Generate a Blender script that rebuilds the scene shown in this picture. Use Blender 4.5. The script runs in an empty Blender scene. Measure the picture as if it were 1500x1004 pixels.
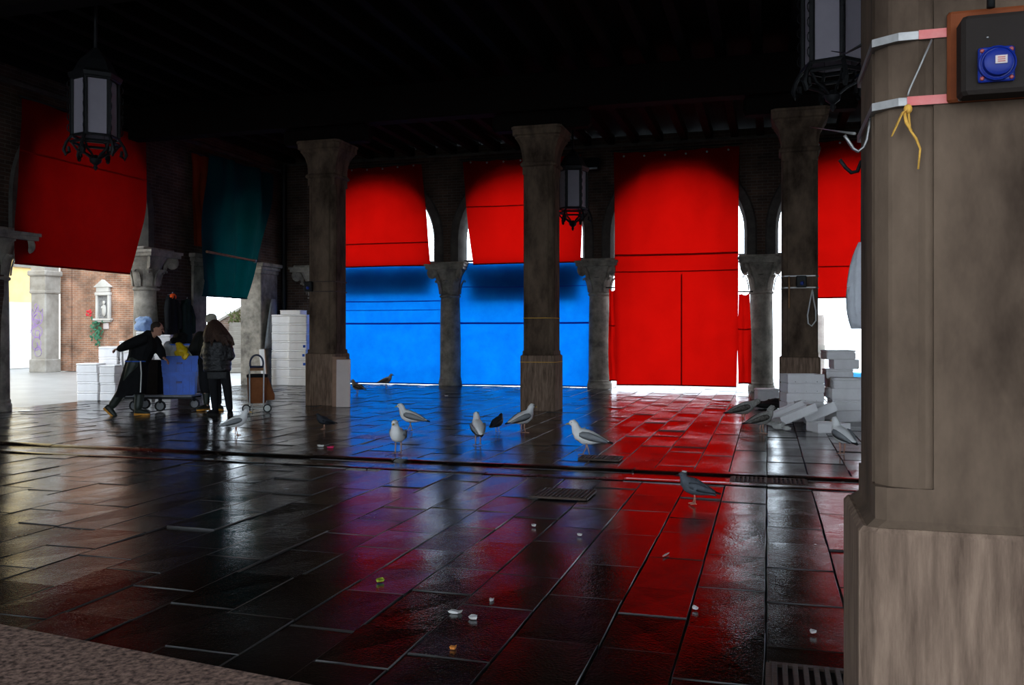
import bpy, bmesh, math, random
from mathutils import Vector, Matrix, noise

# ------------------------------------------------------------------ camera, sky, exposure
sc = bpy.context.scene
COL = sc.collection
F, HZ, CAMZ, YAW = 1290.0, 488.0, 1.45, math.radians(16.2)
cam_d = bpy.data.cameras.new('camera')
cam_d.sensor_width = 36.0
cam_d.lens = 36.0 * F / 1500.0
cam_d.shift_y = -(502.0 - HZ) / 1500.0
cam_d.clip_end = 400
cam = bpy.data.objects.new('camera', cam_d)
cam.location = (0, 0, CAMZ)
cam.rotation_euler = (math.pi / 2, 0, YAW)
COL.objects.link(cam)
sc.camera = cam

SKY = 5.4
w = bpy.data.worlds.new('overcast_sky'); sc.world = w; w.use_nodes = True
bg = w.node_tree.nodes['Background']
bg.inputs[0].default_value = (0.76, 0.88, 1.0, 1)
bg.inputs[1].default_value = SKY
sc.view_settings.view_transform = 'Standard'
sc.view_settings.look = 'None'
sc.view_settings.gamma = 1.0
sc.view_settings.exposure = 0.0
sc.view_settings.use_curve_mapping = False

R = math.radians
rng = random.Random(7)
CY, SY = math.cos(YAW), math.sin(YAW)


def cw(d, lat, z=0.0):
    """distance ahead / to the right of the photographer -> world point"""
    return Vector((-d * SY + lat * CY, d * CY + lat * SY, z))


def on_floor(px, py, z=0.0):
    d = F * (CAMZ - z) / (py - HZ)
    return cw(d, (px - 750.0) / F * d, z)


def at_d(px, py, d):
    return cw(d, (px - 750.0) / F * d, CAMZ + (HZ - py) * d / F)


def on_y(px, py, Y):
    t = math.tan(math.atan((px - 750.0) / F) - YAW)
    X = Y * t
    d = Y * CY - X * SY
    return Vector((X, Y, CAMZ + (HZ - py) * d / F))


def on_x(px, py, X):
    t = math.tan(math.atan((px - 750.0) / F) - YAW)
    Y = X / t
    d = Y * CY - X * SY
    return Vector((X, Y, CAMZ + (HZ - py) * d / F))


def proj(p):
    d = -p[0] * SY + p[1] * CY
    lat = p[0] * CY + p[1] * SY
    if d < 0.1:
        return None
    return (750 + F * lat / d, HZ - (p[2] - CAMZ) * F / d, d)


# ------------------------------------------------------------------ materials
MATS = {}


def mat(name, col, rough=0.7, spec=0.4, var=0.0, vscale=4.0, col2=None, bump=0.0, bscale=40.0, bdist=0.01,
        metal=0.0, rvar=0.0, coords='Object', stretch=None, transl=0.0, alpha=1.0, trans=0.0, coat=0.0, detail=6.0):
    m = bpy.data.materials.new(name); m.use_nodes = True
    nt = m.node_tree; N = nt.nodes; L = nt.links
    b = N['Principled BSDF']; out = N['Material Output']
    b.inputs['Roughness'].default_value = rough
    b.inputs['Specular IOR Level'].default_value = spec
    b.inputs['Metallic'].default_value = metal
    b.inputs['Coat Weight'].default_value = coat
    b.inputs['Transmission Weight'].default_value = trans
    b.inputs['Alpha'].default_value = alpha
    c4 = (*col, 1)
    b.inputs['Base Color'].default_value = c4
    colsock = None
    if coords == 'Position':
        g = N.new('ShaderNodeNewGeometry'); vec = g.outputs['Position']
    else:
        g = N.new('ShaderNodeTexCoord'); vec = g.outputs[coords]
    if stretch:
        mp = N.new('ShaderNodeMapping'); mp.inputs['Scale'].default_value = stretch
        L.new(vec, mp.inputs['Vector']); vec = mp.outputs['Vector']
    if var > 0 or col2:
        n = N.new('ShaderNodeTexNoise'); n.inputs['Scale'].default_value = vscale
        n.inputs['Detail'].default_value = detail; n.inputs['Roughness'].default_value = 0.65
        L.new(vec, n.inputs['Vector'])
        r = N.new('ShaderNodeValToRGB')
        r.color_ramp.elements[0].position = 0.32; r.color_ramp.elements[1].position = 0.68
        c2 = col2 or tuple(min(1, c * (1 + var)) for c in col)
        c1 = tuple(c * (1 - var) for c in col) if not col2 else col
        r.color_ramp.elements[0].color = (*c1, 1); r.color_ramp.elements[1].color = (*c2, 1)
        L.new(n.outputs['Fac'], r.inputs['Fac'])
        L.new(r.outputs['Color'], b.inputs['Base Color']); colsock = r.outputs['Color']
        if rvar > 0:
            mr = N.new('ShaderNodeMapRange')
            mr.inputs['From Min'].default_value = 0.3; mr.inputs['From Max'].default_value = 0.7
            mr.inputs['To Min'].default_value = max(0.02, rough - rvar); mr.inputs['To Max'].default_value = min(1, rough + rvar)
            L.new(n.outputs['Fac'], mr.inputs['Value']); L.new(mr.outputs['Result'], b.inputs['Roughness'])
    if bump > 0:
        n2 = N.new('ShaderNodeTexNoise'); n2.inputs['Scale'].default_value = bscale
        n2.inputs['Detail'].default_value = 5.0; n2.inputs['Roughness'].default_value = 0.6
        L.new(vec, n2.inputs['Vector'])
        bp = N.new('ShaderNodeBump'); bp.inputs['Strength'].default_value = bump
        bp.inputs['Distance'].default_value = bdist
        L.new(n2.outputs['Fac'], bp.inputs['Height']); L.new(bp.outputs['Normal'], b.inputs['Normal'])
    if transl > 0:
        t = N.new('ShaderNodeBsdfTranslucent'); t.inputs['Color'].default_value = c4
        if colsock:
            L.new(colsock, t.inputs['Color'])
        mx = N.new('ShaderNodeMixShader'); mx.inputs[0].default_value = transl
        L.new(b.outputs[0], mx.inputs[1]); L.new(t.outputs[0], mx.inputs[2])
        L.new(mx.outputs[0], out.inputs['Surface'])
    MATS[name] = m
    return m


def brick_mat(name, axis, c1, c2, mortar, sc_=1.0, bump=0.5):
    m = bpy.data.materials.new(name); m.use_nodes = True
    nt = m.node_tree; N = nt.nodes; L = nt.links; b = N['Principled BSDF']
    g = N.new('ShaderNodeNewGeometry'); sp = N.new('ShaderNodeSeparateXYZ'); cb = N.new('ShaderNodeCombineXYZ')
    L.new(g.outputs['Position'], sp.inputs[0])
    L.new(sp.outputs['X' if axis == 'x' else 'Y'], cb.inputs[0]); L.new(sp.outputs['Z'], cb.inputs[1])
    br = N.new('ShaderNodeTexBrick')
    L.new(cb.outputs[0], br.inputs['Vector'])
    br.inputs['Color1'].default_value = (*c1, 1); br.inputs['Color2'].default_value = (*c2, 1)
    br.inputs['Mortar'].default_value = (*mortar, 1)
    br.inputs['Scale'].default_value = sc_
    br.inputs['Mortar Size'].default_value = 0.008; br.inputs['Mortar Smooth'].default_value = 0.3
    br.inputs['Brick Width'].default_value = 0.26; br.inputs['Row Height'].default_value = 0.075
    n = N.new('ShaderNodeTexNoise'); n.inputs['Scale'].default_value = 1.6; n.inputs['Detail'].default_value = 8
    L.new(g.outputs['Position'], n.inputs['Vector'])
    mr = N.new('ShaderNodeMapRange'); mr.inputs['To Min'].default_value = 0.45; mr.inputs['To Max'].default_value = 1.45
    mr.inputs['From Min'].default_value = 0.3; mr.inputs['From Max'].default_value = 0.7
    L.new(n.outputs['Fac'], mr.inputs['Value'])
    mx = N.new('ShaderNodeMix'); mx.data_type = 'RGBA'; mx.blend_type = 'MULTIPLY'; mx.inputs[0].default_value = 1
    L.new(br.outputs['Color'], mx.inputs[6]); L.new(mr.outputs['Result'], mx.inputs[7])
    L.new(mx.outputs[2], b.inputs['Base Color'])
    b.inputs['Roughness'].default_value = 0.9; b.inputs['Specular IOR Level'].default_value = 0.2
    bp = N.new('ShaderNodeBump'); bp.inputs['Strength'].default_value = bump; bp.inputs['Distance'].default_value = 0.01
    bp.invert = True
    L.new(br.outputs['Fac'], bp.inputs['Height']); L.new(bp.outputs['Normal'], b.inputs['Normal'])
    MATS[name] = m
    return m


def wet_mat(name, c1, c2, rough_lo, rough_hi, bump, spec=0.5, seed=0.0):
    """wet worn paving: dark stone under a broken film of water"""
    m = bpy.data.materials.new(name); m.use_nodes = True
    nt = m.node_tree; N = nt.nodes; L = nt.links; b = N['Principled BSDF']
    g = N.new('ShaderNodeNewGeometry'); oi = N.new('ShaderNodeObjectInfo')
    n = N.new('ShaderNodeTexNoise'); n.inputs['Scale'].default_value = 1.3; n.inputs['Detail'].default_value = 7
    n.inputs['Roughness'].default_value = 0.6
    L.new(g.outputs['Position'], n.inputs['Vector'])
    n2 = N.new('ShaderNodeTexNoise'); n2.inputs['Scale'].default_value = 70; n2.inputs['Detail'].default_value = 3
    L.new(g.outputs['Position'], n2.inputs['Vector'])
    n3 = N.new('ShaderNodeTexNoise'); n3.inputs['Scale'].default_value = 9; n3.inputs['Detail'].default_value = 4
    L.new(g.outputs['Position'], n3.inputs['Vector'])
    r = N.new('ShaderNodeValToRGB')
    r.color_ramp.elements[0].position = 0.3; r.color_ramp.elements[1].position = 0.7
    r.color_ramp.elements[0].color = (*c1, 1); r.color_ramp.elements[1].color = (*c2, 1)
    L.new(n3.outputs['Fac'], r.inputs['Fac']); L.new(r.outputs['Color'], b.inputs['Base Color'])
    mr = N.new('ShaderNodeMapRange')
    mr.inputs['From Min'].default_value = 0.35; mr.inputs['From Max'].default_value = 0.65
    mr.inputs['To Min'].default_value = rough_lo; mr.inputs['To Max'].default_value = rough_hi
    L.new(n.outputs['Fac'], mr.inputs['Value'])
    pw_ = N.new('ShaderNodeMath'); pw_.operation = 'POWER'; pw_.inputs[1].default_value = 2.0
    L.new(oi.outputs['Random'], pw_.inputs[0])
    ad = N.new('ShaderNodeMath'); ad.operation = 'MULTIPLY_ADD'; ad.inputs[1].default_value = 0.10
    L.new(pw_.outputs[0], ad.inputs[0]); L.new(mr.outputs['Result'], ad.inputs[2])
    L.new(ad.outputs[0], b.inputs['Roughness'])
    b.inputs['Specular IOR Level'].default_value = spec
    bp = N.new('ShaderNodeBump'); bp.inputs['Strength'].default_value = bump; bp.inputs['Distance'].default_value = 0.004
    L.new(n2.outputs['Fac'], bp.inputs['Height'])
    bp2 = N.new('ShaderNodeBump'); bp2.inputs['Strength'].default_value = bump * 0.4; bp2.inputs['Distance'].default_value = 0.012
    L.new(n3.outputs['Fac'], bp2.inputs['Height']); L.new(bp.outputs['Normal'], bp2.inputs['Normal'])
    L.new(bp2.outputs['Normal'], b.inputs['Normal'])
    MATS[name] = m
    return m


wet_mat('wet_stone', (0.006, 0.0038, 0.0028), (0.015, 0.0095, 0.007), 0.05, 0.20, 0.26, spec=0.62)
wet_mat('wet_kerb', (0.009, 0.006, 0.005), (0.022, 0.016, 0.012), 0.06, 0.25, 0.25, spec=0.8)
wet_mat('mortar', (0.004, 0.003, 0.002), (0.009, 0.006, 0.005), 0.3, 0.6, 0.6)
mat('gutter_water', (0.004, 0.004, 0.005), 0.06, 0.5, bump=0.35, bscale=14, bdist=0.01, coords='Position')
mat('granite', (0.035, 0.018, 0.013), 0.75, 0.3, col2=(0.34, 0.21, 0.16), vscale=34, bump=0.5, bscale=40, detail=2, coords='Position')
mat('pillar_stone', (0.032, 0.020, 0.0135), 0.9, 0.12, col2=(0.15, 0.102, 0.070), vscale=3.0, bump=0.5, bscale=30, bdist=0.006,
    coords='Position', stretch=(1, 1, 0.45))
mat('tooled_stone', (0.085, 0.054, 0.038), 0.9, 0.12, col2=(0.25, 0.168, 0.120), vscale=9.0, bump=0.7, bscale=40, bdist=0.006,
    coords='Position', stretch=(3, 3, 0.35))
mat('column_stone', (0.10, 0.088, 0.075), 0.85, 0.15, col2=(0.34, 0.30, 0.25), vscale=3.0, bump=0.5, bscale=25, bdist=0.008, coords='Position')
mat('arch_stone', (0.035, 0.031, 0.028), 0.9, 0.12, col2=(0.08, 0.072, 0.064), vscale=3.0, bump=0.5, bscale=25, coords='Position')
mat('step_stone', (0.15, 0.13, 0.11), 0.85, 0.2, col2=(0.22, 0.20, 0.17), vscale=2.0, bump=0.3, bscale=20, coords='Position')
mat('shrine_stone', (0.42, 0.39, 0.35), 0.85, 0.2, col2=(0.55, 0.52, 0.48), vscale=2.0, bump=0.3, bscale=20, coords='Position')
mat('pale_stone', (0.22, 0.195, 0.165), 0.85, 0.2, col2=(0.36, 0.33, 0.29), vscale=2.0, bump=0.3, bscale=20, coords='Position')
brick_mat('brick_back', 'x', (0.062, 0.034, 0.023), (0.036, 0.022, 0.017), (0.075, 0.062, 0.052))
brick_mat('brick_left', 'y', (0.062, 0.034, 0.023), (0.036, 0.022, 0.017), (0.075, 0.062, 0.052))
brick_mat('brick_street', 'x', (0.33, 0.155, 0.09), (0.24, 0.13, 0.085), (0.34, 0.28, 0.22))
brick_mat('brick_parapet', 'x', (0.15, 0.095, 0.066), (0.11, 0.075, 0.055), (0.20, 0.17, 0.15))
mat('near_black_wood', (0.003, 0.002, 0.0018), 0.9, 0.06, col2=(0.009, 0.006, 0.005), vscale=6, bump=0.4, bscale=20, coords='Position', stretch=(4, 0.5, 4))  # base colour kept near black so the roof reads as deep shade
mat('iron', (0.006, 0.006, 0.007), 0.6, 0.3, var=0.3, vscale=20, bump=0.2, bscale=60)
mat('rust_iron', (0.03, 0.018, 0.012), 0.6, 0.4, col2=(0.06, 0.03, 0.018), vscale=25, bump=0.3, bscale=60)
mat('steel', (0.30, 0.285, 0.275), 0.5, 0.5, metal=1.0, var=0.15, vscale=30)
mat('wire', (0.32, 0.31, 0.3), 0.5, 0.5, metal=0.6, var=0.2, vscale=30)
mat('frosted_glass', (0.40, 0.36, 0.41), 0.5, 0.4, var=0.06, vscale=3, transl=0.35)
mat('red_cloth', (0.31, 0.0016, 0.0008), 0.85, 0.1, col2=(0.37, 0.002, 0.001), vscale=1.5, bump=0.5, bscale=7, bdist=0.02, transl=0.72, coords='Position')
mat('red_cloth_shaded', (0.14, 0.001, 0.0006), 0.85, 0.1, col2=(0.17, 0.0013, 0.0008), vscale=1.5, bump=0.5, bscale=7, bdist=0.02, transl=0.35, coords='Position')  # darkened copy of the red cloth, shade of the narrow street put into the colour
mat('red_seam', (0.25, 0.004, 0.003), 0.85, 0.1, var=0.1, vscale=6, transl=0.25)
mat('blue_tarp', (0.0006, 0.095, 0.43), 0.6, 0.15, col2=(0.0006, 0.135, 0.50), vscale=2.0, bump=0.6, bscale=5, bdist=0.03, transl=0.74, coords='Position')
mat('blue_seam', (0.002, 0.03, 0.35), 0.6, 0.2, var=0.1, vscale=6, transl=0.3)
mat('shade_flap_navy', (0.003, 0.012, 0.08), 0.8, 0.1, var=0.2, vscale=3, transl=0.04)
mat('teal_cloth', (0.0, 0.034, 0.042), 0.85, 0.1, col2=(0.0, 0.044, 0.05), vscale=2, bump=0.4, bscale=6, transl=0.4, coords='Position')
mat('orange_cloth', (0.22, 0.03, 0.008), 0.85, 0.1, var=0.15, vscale=3, bump=0.4, bscale=8, transl=0.35)
mat('pole_wood', (0.24, 0.12, 0.055), 0.7, 0.3, var=0.25, vscale=8, bump=0.2, bscale=30)
mat('foam', (0.80, 0.76, 0.755), 0.8, 0.2, col2=(0.88, 0.85, 0.845), vscale=6, bump=0.15, bscale=120, bdist=0.003)
mat('foam_dark', (0.16, 0.15, 0.15), 0.9, 0.1, var=0.2, vscale=20)
mat('print_blue', (0.03, 0.10, 0.45), 0.8, 0.1, var=0.15, vscale=20)
mat('crate_blue', (0.012, 0.11, 0.60), 0.4, 0.4, var=0.2, vscale=5, bump=0.15, bscale=25)
mat('plastic_white', (0.65, 0.66, 0.70), 0.35, 0.5, var=0.08, vscale=10, bump=0.6, bscale=14, bdist=0.03, transl=0.3)
mat('plastic_bluish', (0.32, 0.45, 0.68), 0.3, 0.5, var=0.15, vscale=10, bump=0.6, bscale=14, bdist=0.03, transl=0.4)
mat('plastic_yellow', (0.85, 0.55, 0.01), 0.4, 0.5, var=0.15, vscale=10, bump=0.5, bscale=14, bdist=0.03)
mat('plastic_navy', (0.01, 0.03, 0.22), 0.4, 0.5, var=0.2, vscale=10, bump=0.3, bscale=14)
mat('rubber', (0.012, 0.012, 0.012), 0.7, 0.3, var=0.2, vscale=20)
mat('grey_plastic', (0.22, 0.22, 0.23), 0.5, 0.4, var=0.15, vscale=10)
mat('black_cloth', (0.008, 0.008, 0.009), 0.9, 0.15, var=0.3, vscale=10, bump=0.5, bscale=12, bdist=0.02)
mat('dark_trousers', (0.012, 0.012, 0.014), 0.9, 0.15, var=0.25, vscale=10, bump=0.4, bscale=12, bdist=0.02)
mat('grey_knit', (0.05, 0.05, 0.052), 0.95, 0.1, var=0.25, vscale=40, bump=0.5, bscale=80)
mat('dark_jacket', (0.008, 0.008, 0.007), 0.8, 0.2, var=0.35, vscale=8, bump=0.5, bscale=12, bdist=0.02)
mat('shiny_jacket', (0.006, 0.0055, 0.007), 0.28, 0.4, var=0.3, vscale=14, bump=0.9, bscale=18, bdist=0.03)
mat('boot_green', (0.02, 0.026, 0.02), 0.5, 0.4, var=0.25, vscale=10, bump=0.2, bscale=20)
mat('sole_orange', (0.55, 0.24, 0.03), 0.6, 0.3, var=0.15, vscale=20)
mat('skin', (0.42, 0.21, 0.14), 0.55, 0.4, var=0.12, vscale=12, bump=0.1, bscale=80)
mat('hair_brown', (0.045, 0.020, 0.012), 0.5, 0.4, var=0.4, vscale=9, bump=0.9, bscale=14, bdist=0.03, stretch=(6, 6, 0.6))
mat('hair_short', (0.03, 0.022, 0.017), 0.8, 0.2, var=0.3, vscale=60, bump=0.6, bscale=120)
mat('cap_cream', (0.42, 0.39, 0.31), 0.95, 0.1, var=0.12, vscale=30, bump=0.5, bscale=60)
mat('coat_orange', (0.70, 0.08, 0.015), 0.9, 0.1, var=0.15, vscale=8)
mat('coat_green', (0.012, 0.022, 0.02), 0.9, 0.15, var=0.3, vscale=8, bump=0.4, bscale=12)
mat('tape_white', (0.55, 0.54, 0.52), 0.8, 0.2, var=0.1, vscale=20)
mat('trolley_brown', (0.17, 0.055, 0.018), 0.8, 0.2, col2=(0.24, 0.085, 0.03), vscale=6, bump=0.3, bscale=60)
mat('trolley_navy', (0.008, 0.014, 0.05), 0.4, 0.5, var=0.2, vscale=10)
mat('trolley_frame', (0.55, 0.55, 0.52), 0.4, 0.5, var=0.1, vscale=20)
mat('gull_white', (0.86, 0.84, 0.82), 0.85, 0.15, var=0.06, vscale=14, bump=0.4, bscale=60)
mat('gull_grey', (0.26, 0.265, 0.275), 0.85, 0.15, var=0.12, vscale=14, bump=0.5, bscale=50, stretch=(0.5, 2, 2))
mat('gull_black', (0.012, 0.012, 0.014), 0.7, 0.2, var=0.3, vscale=14)
mat('gull_speckle', (0.20, 0.18, 0.16), 0.85, 0.15, col2=(0.46, 0.44, 0.41), vscale=30, bump=0.4, bscale=60)
mat('gull_brown', (0.05, 0.043, 0.038), 0.85, 0.15, col2=(0.19, 0.17, 0.15), vscale=38, bump=0.4, bscale=60)
mat('beak_yellow', (0.55, 0.33, 0.06), 0.5, 0.4, var=0.1, vscale=20)
mat('leg_pink', (0.42, 0.22, 0.15), 0.6, 0.3, var=0.1, vscale=30)
mat('leg_orange', (0.62, 0.30, 0.04), 0.6, 0.3, var=0.1, vscale=30)
mat('pigeon_dark', (0.018, 0.02, 0.026), 0.6, 0.3, var=0.3, vscale=14, bump=0.4, bscale=60)
mat('pigeon_grey', (0.085, 0.095, 0.11), 0.7, 0.2, var=0.25, vscale=14, bump=0.4, bscale=60)
mat('panel_pink', (0.60, 0.50, 0.46), 0.8, 0.2, var=0.06, vscale=4)
mat('panel_brown', (0.28, 0.17, 0.12), 0.85, 0.2, var=0.15, vscale=6)
mat('box_dark', (0.020, 0.0145, 0.012), 0.75, 0.15, var=0.12, vscale=5, bump=0.1, bscale=90)
mat('plate_orange', (0.13, 0.030, 0.008), 0.75, 0.2, col2=(0.19, 0.045, 0.012), vscale=10, bump=0.2, bscale=30)
mat('socket_blue', (0.003, 0.016, 0.19), 0.45, 0.3, var=0.12, vscale=10)
mat('label_white', (0.55, 0.46, 0.44), 0.7, 0.3, var=0.06, vscale=30)
mat('label_red', (0.45, 0.10, 0.08), 0.7, 0.3, var=0.1, vscale=30)
mat('screw_red', (0.30, 0.05, 0.05), 0.4, 0.5, var=0.1, vscale=30)
mat('strap_reflection', (0.55, 0.07, 0.06), 0.45, 0.5, col2=(0.62, 0.16, 0.14), vscale=18)
mat('rope_yellow', (0.62, 0.33, 0.06), 0.8, 0.2, var=0.2, vscale=60)
mat('cable_white', (0.6, 0.58, 0.55), 0.6, 0.3, var=0.08, vscale=30)
mat('cable_black', (0.008, 0.008, 0.008), 0.6, 0.3, var=0.2, vscale=30)
mat('outside_paving', (0.20, 0.195, 0.19), 0.35, 0.5, col2=(0.30, 0.29, 0.28), vscale=1.2, bump=0.3, bscale=12, coords='Position')
mat('plaster_yellow', (0.82, 0.56, 0.22), 0.9, 0.1, col2=(0.9, 0.64, 0.3), vscale=1.0, coords='Position')
mat('plaster_white', (0.85, 0.83, 0.78), 0.9, 0.1, var=0.05, vscale=1.0, coords='Position')
mat('shutter', (0.12, 0.13, 0.10), 0.8, 0.2, var=0.15, vscale=4)
mat('graffiti', (0.30, 0.18, 0.42), 0.8, 0.1, var=0.1, vscale=12)
mat('leaf_green', (0.03, 0.13, 0.07), 0.7, 0.3, var=0.35, vscale=14)
mat('flower_red', (0.6, 0.04, 0.05), 0.7, 0.2, var=0.2, vscale=20)
mat('relief_grey', (0.22, 0.21, 0.2), 0.9, 0.1, var=0.3, vscale=20, bump=0.8, bscale=18, bdist=0.05)
mat('canal_water', (0.05, 0.12, 0.12), 0.06, 0.5, var=0.2, vscale=1, bump=0.4, bscale=3, bdist=0.1, coords='Position')
mat('boat_blue', (0.05, 0.30, 0.55), 0.4, 0.5, var=0.15, vscale=3)
mat('bollard_wood', (0.40, 0.34, 0.30), 0.8, 0.2, var=0.2, vscale=5)
mat('litter_pink', (0.75, 0.03, 0.13), 0.6, 0.3, var=0.1, vscale=20)
mat('litter_green', (0.32, 0.42, 0.03), 0.6, 0.3, var=0.2, vscale=20)
mat('litter_white', (0.6, 0.58, 0.55), 0.8, 0.2, var=0.1, vscale=20)
mat('litter_orange', (0.6, 0.2, 0.04), 0.8, 0.2, var=0.1, vscale=20)
mat('lamp_glass', (0.30, 0.34, 0.36), 0.15, 0.7, var=0.2, vscale=8)


# ------------------------------------------------------------------ mesh builder
class MB:
    def __init__(s):
        s.v = []; s.f = []

    def add(s, vs, fs):
        o = len(s.v)
        s.v += [tuple(p) for p in vs]
        s.f += [tuple(i + o for i in f) for f in fs]
        return s

    def box(s, c, d, rz=0.0, bev=0.0, M=None):
        hx, hy, hz = d[0] / 2, d[1] / 2, d[2] / 2
        if bev <= 0:
            P = [Vector((x, y, z)) for z in (-hz, hz) for x, y in ((-hx, -hy), (hx, -hy), (hx, hy), (-hx, hy))]
            Fc = [(3, 2, 1, 0), (4, 5, 6, 7), (0, 1, 5, 4), (1, 2, 6, 5), (2, 3, 7, 6), (3, 0, 4, 7)]
        else:
            b = min(bev, hx * .9, hy * .9, hz * .9)
            P = []
            def ring(z, i):
                return [Vector((x, y, z)) for x, y in (
                    (-hx + b + i, -hy + i), (hx - b - i, -hy + i), (hx - i, -hy + b + i), (hx - i, hy - b - i),
                    (hx - b - i, hy - i), (-hx + b + i, hy - i), (-hx + i, hy - b - i), (-hx + i, -hy + b + i))]
            for z, i in ((-hz, b * .6), (-hz + b, 0), (hz - b, 0), (hz, b * .6)):
                P += ring(z, i if i else 0)
            Fc = [tuple(range(7, -1, -1)), tuple(range(24, 32))]
            for k in range(3):
                for j in range(8):
                    a = k * 8 + j; a2 = k * 8 + (j + 1) % 8
                    Fc.append((a, a2, a2 + 8, a + 8))
        Mx = Matrix.Translation(Vector(c)) @ (M if M is not None else Matrix.Rotation(rz, 4, 'Z'))
        return s.add([Mx @ p for p in P], Fc)

    def rings(s, rs, cap=True, closed=True):
        n = len(rs[0]); vs = [p for r in rs for p in r]; fs = []
        for k in range(len(rs) - 1):
            for j in range(n if closed else n - 1):
                a = k * n + j; b = k * n + (j + 1) % n
                fs.append((a, b, b + n, a + n))
        if cap:
            fs.append(tuple(range(n - 1, -1, -1)))
            fs.append(tuple(range((len(rs) - 1) * n, len(rs) * n)))
        return s.add(vs, fs)

    def lathe(s, prof, c=(0, 0, 0), n=20, rot=0.0):
        c = Vector(c)
        return s.rings([[c + Vector((r * math.cos(rot + 2 * math.pi * j / n), r * math.sin(rot + 2 * math.pi * j / n), z)) for j in range(n)] for r, z in prof])

    def tube(s, pts, rad, n=8, flat=None, taper=True, rounded=False):
        """sweep along points; rad number or list; flat = (a,b) factors of the two cross axes"""
        P = [Vector(p) for p in pts]
        Rr = [rad] * len(P) if isinstance(rad, (int, float)) else list(rad)
        if rounded:
            d0 = (P[0] - P[1]).normalized(); d1 = (P[-1] - P[-2]).normalized()
            r0, r1 = Rr[0], Rr[-1]
            P = [P[0] + d0 * r0, P[0] + d0 * r0 * .7] + P + [P[-1] + d1 * r1 * .7, P[-1] + d1 * r1]
            Rr = [r0 * .12, r0 * .7] + Rr + [r1 * .7, r1 * .12]
        rs = []
        up = None
        for i, p in enumerate(P):
            t = (P[min(i + 1, len(P) - 1)] - P[max(i - 1, 0)])
            t = t.normalized() if t.length > 1e-9 else Vector((0, 0, 1))
            if up is None:
                a = Vector((0, 0, 1)) if abs(t.z) < 0.9 else Vector((0, 1, 0))
                up = (a - t * a.dot(t)).normalized()
            else:
                up = (up - t * up.dot(t))
                up = up.normalized() if up.length > 1e-6 else Vector((1, 0, 0))
            sd = t.cross(up)
            fa, fb = flat if flat else (1, 1)
            rs.append([p + up * (Rr[i] * fa * math.sin(2 * math.pi * j / n)) + sd * (Rr[i] * fb * math.cos(2 * math.pi * j / n)) for j in range(n)])
        return s.rings(rs)

    def ellip(s, c, r, n=14, m=9, M=None):
        c = Vector(c); rs = []
        for k in range(m + 1):
            a = -math.pi / 2 + math.pi * k / m
            q = max(math.cos(a), 0.02)
            ring = []
            for j in range(n):
                p = Vector((r[0] * q * math.cos(2 * math.pi * j / n), r[1] * q * math.sin(2 * math.pi * j / n), r[2] * math.sin(a)))
                ring.append(c + ((M @ p) if M is not None else p))
            rs.append(ring)
        return s.rings(rs)

    def prism(s, poly, z0, z1, M=None):
        n = len(poly)
        a = [Vector((x, y, z0)) for x, y in poly]; b = [Vector((x, y, z1)) for x, y in poly]
        if M is not None:
            a = [M @ p for p in a]; b = [M @ p for p in b]
        return s.rings([a, b])

    def grid(s, fn, nu, nv):
        vs = [fn(i / nu, j / nv) for j in range(nv + 1) for i in range(nu + 1)]
        fs = [(j * (nu + 1) + i, j * (nu + 1) + i + 1, (j + 1) * (nu + 1) + i + 1, (j + 1) * (nu + 1) + i) for j in range(nv) for i in range(nu)]
        return s.add(vs, fs)

    def mesh(s, name, m, smooth=False):
        me = bpy.data.meshes.new(name)
        me.from_pydata(s.v, [], s.f)
        if m: me.materials.append(MATS[m])
        bm = bmesh.new(); bm.from_mesh(me); bmesh.ops.recalc_face_normals(bm, faces=bm.faces); bm.to_mesh(me); bm.free()
        if smooth:
            me.polygons.foreach_set('use_smooth', [True] * len(me.polygons))
            if smooth != 'all':
                me.set_sharp_from_angle(angle=R(42))
        me.update()
        return me

    def build(s, name, m, parent=None, loc=(0, 0, 0), rz=0.0, smooth=False):
        o = bpy.data.objects.new(name, s.mesh(name, m, smooth))
        COL.objects.link(o); o.location = loc; o.rotation_euler = (0, 0, rz)
        if parent: o.parent = parent
        return o


def tag(o, label=None, cat=None, group=None, kind=None):
    if label: o['label'] = label
    if cat: o['category'] = cat
    if group: o['group'] = group
    if kind: o['kind'] = kind
    return o


def empty(name, loc, rz=0.0, label=None, cat=None, group=None, kind=None):
    o = bpy.data.objects.new(name, None); COL.objects.link(o)
    o.location = loc; o.rotation_euler = (0, 0, rz); o.empty_display_size = 0.1
    return tag(o, label, cat, group, kind)


def copy_tree(o, parent=None):
    kids = list(o.children)
    c = o.copy(); COL.objects.link(c); c.parent = parent
    for k in kids:
        copy_tree(k, c)
    return c


def remeshed(mb, name, m, voxel, parent=None, smooth_it=3, loc=(0, 0, 0)):
    """fuse overlapping volumes into one continuous smooth skin"""
    me = mb.mesh(name + '_cage', m)
    o = bpy.data.objects.new(name + '_cage', me); COL.objects.link(o)
    r = o.modifiers.new('fuse', 'REMESH'); r.mode = 'VOXEL'; r.voxel_size = voxel
    if smooth_it:
        s_ = o.modifiers.new('soft', 'SMOOTH'); s_.iterations = smooth_it; s_.factor = 0.5
    dg = bpy.context.evaluated_depsgraph_get()
    nm = bpy.data.meshes.new_from_object(o.evaluated_get(dg))
    nm.name = name
    nm.polygons.foreach_set('use_smooth', [True] * len(nm.polygons))
    if not nm.materials: nm.materials.append(MATS[m])
    bpy.data.objects.remove(o); bpy.data.meshes.remove(me)
    ob = bpy.data.objects.new(name, nm); COL.objects.link(ob); ob.location = loc
    if parent: ob.parent = parent
    return ob


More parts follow.
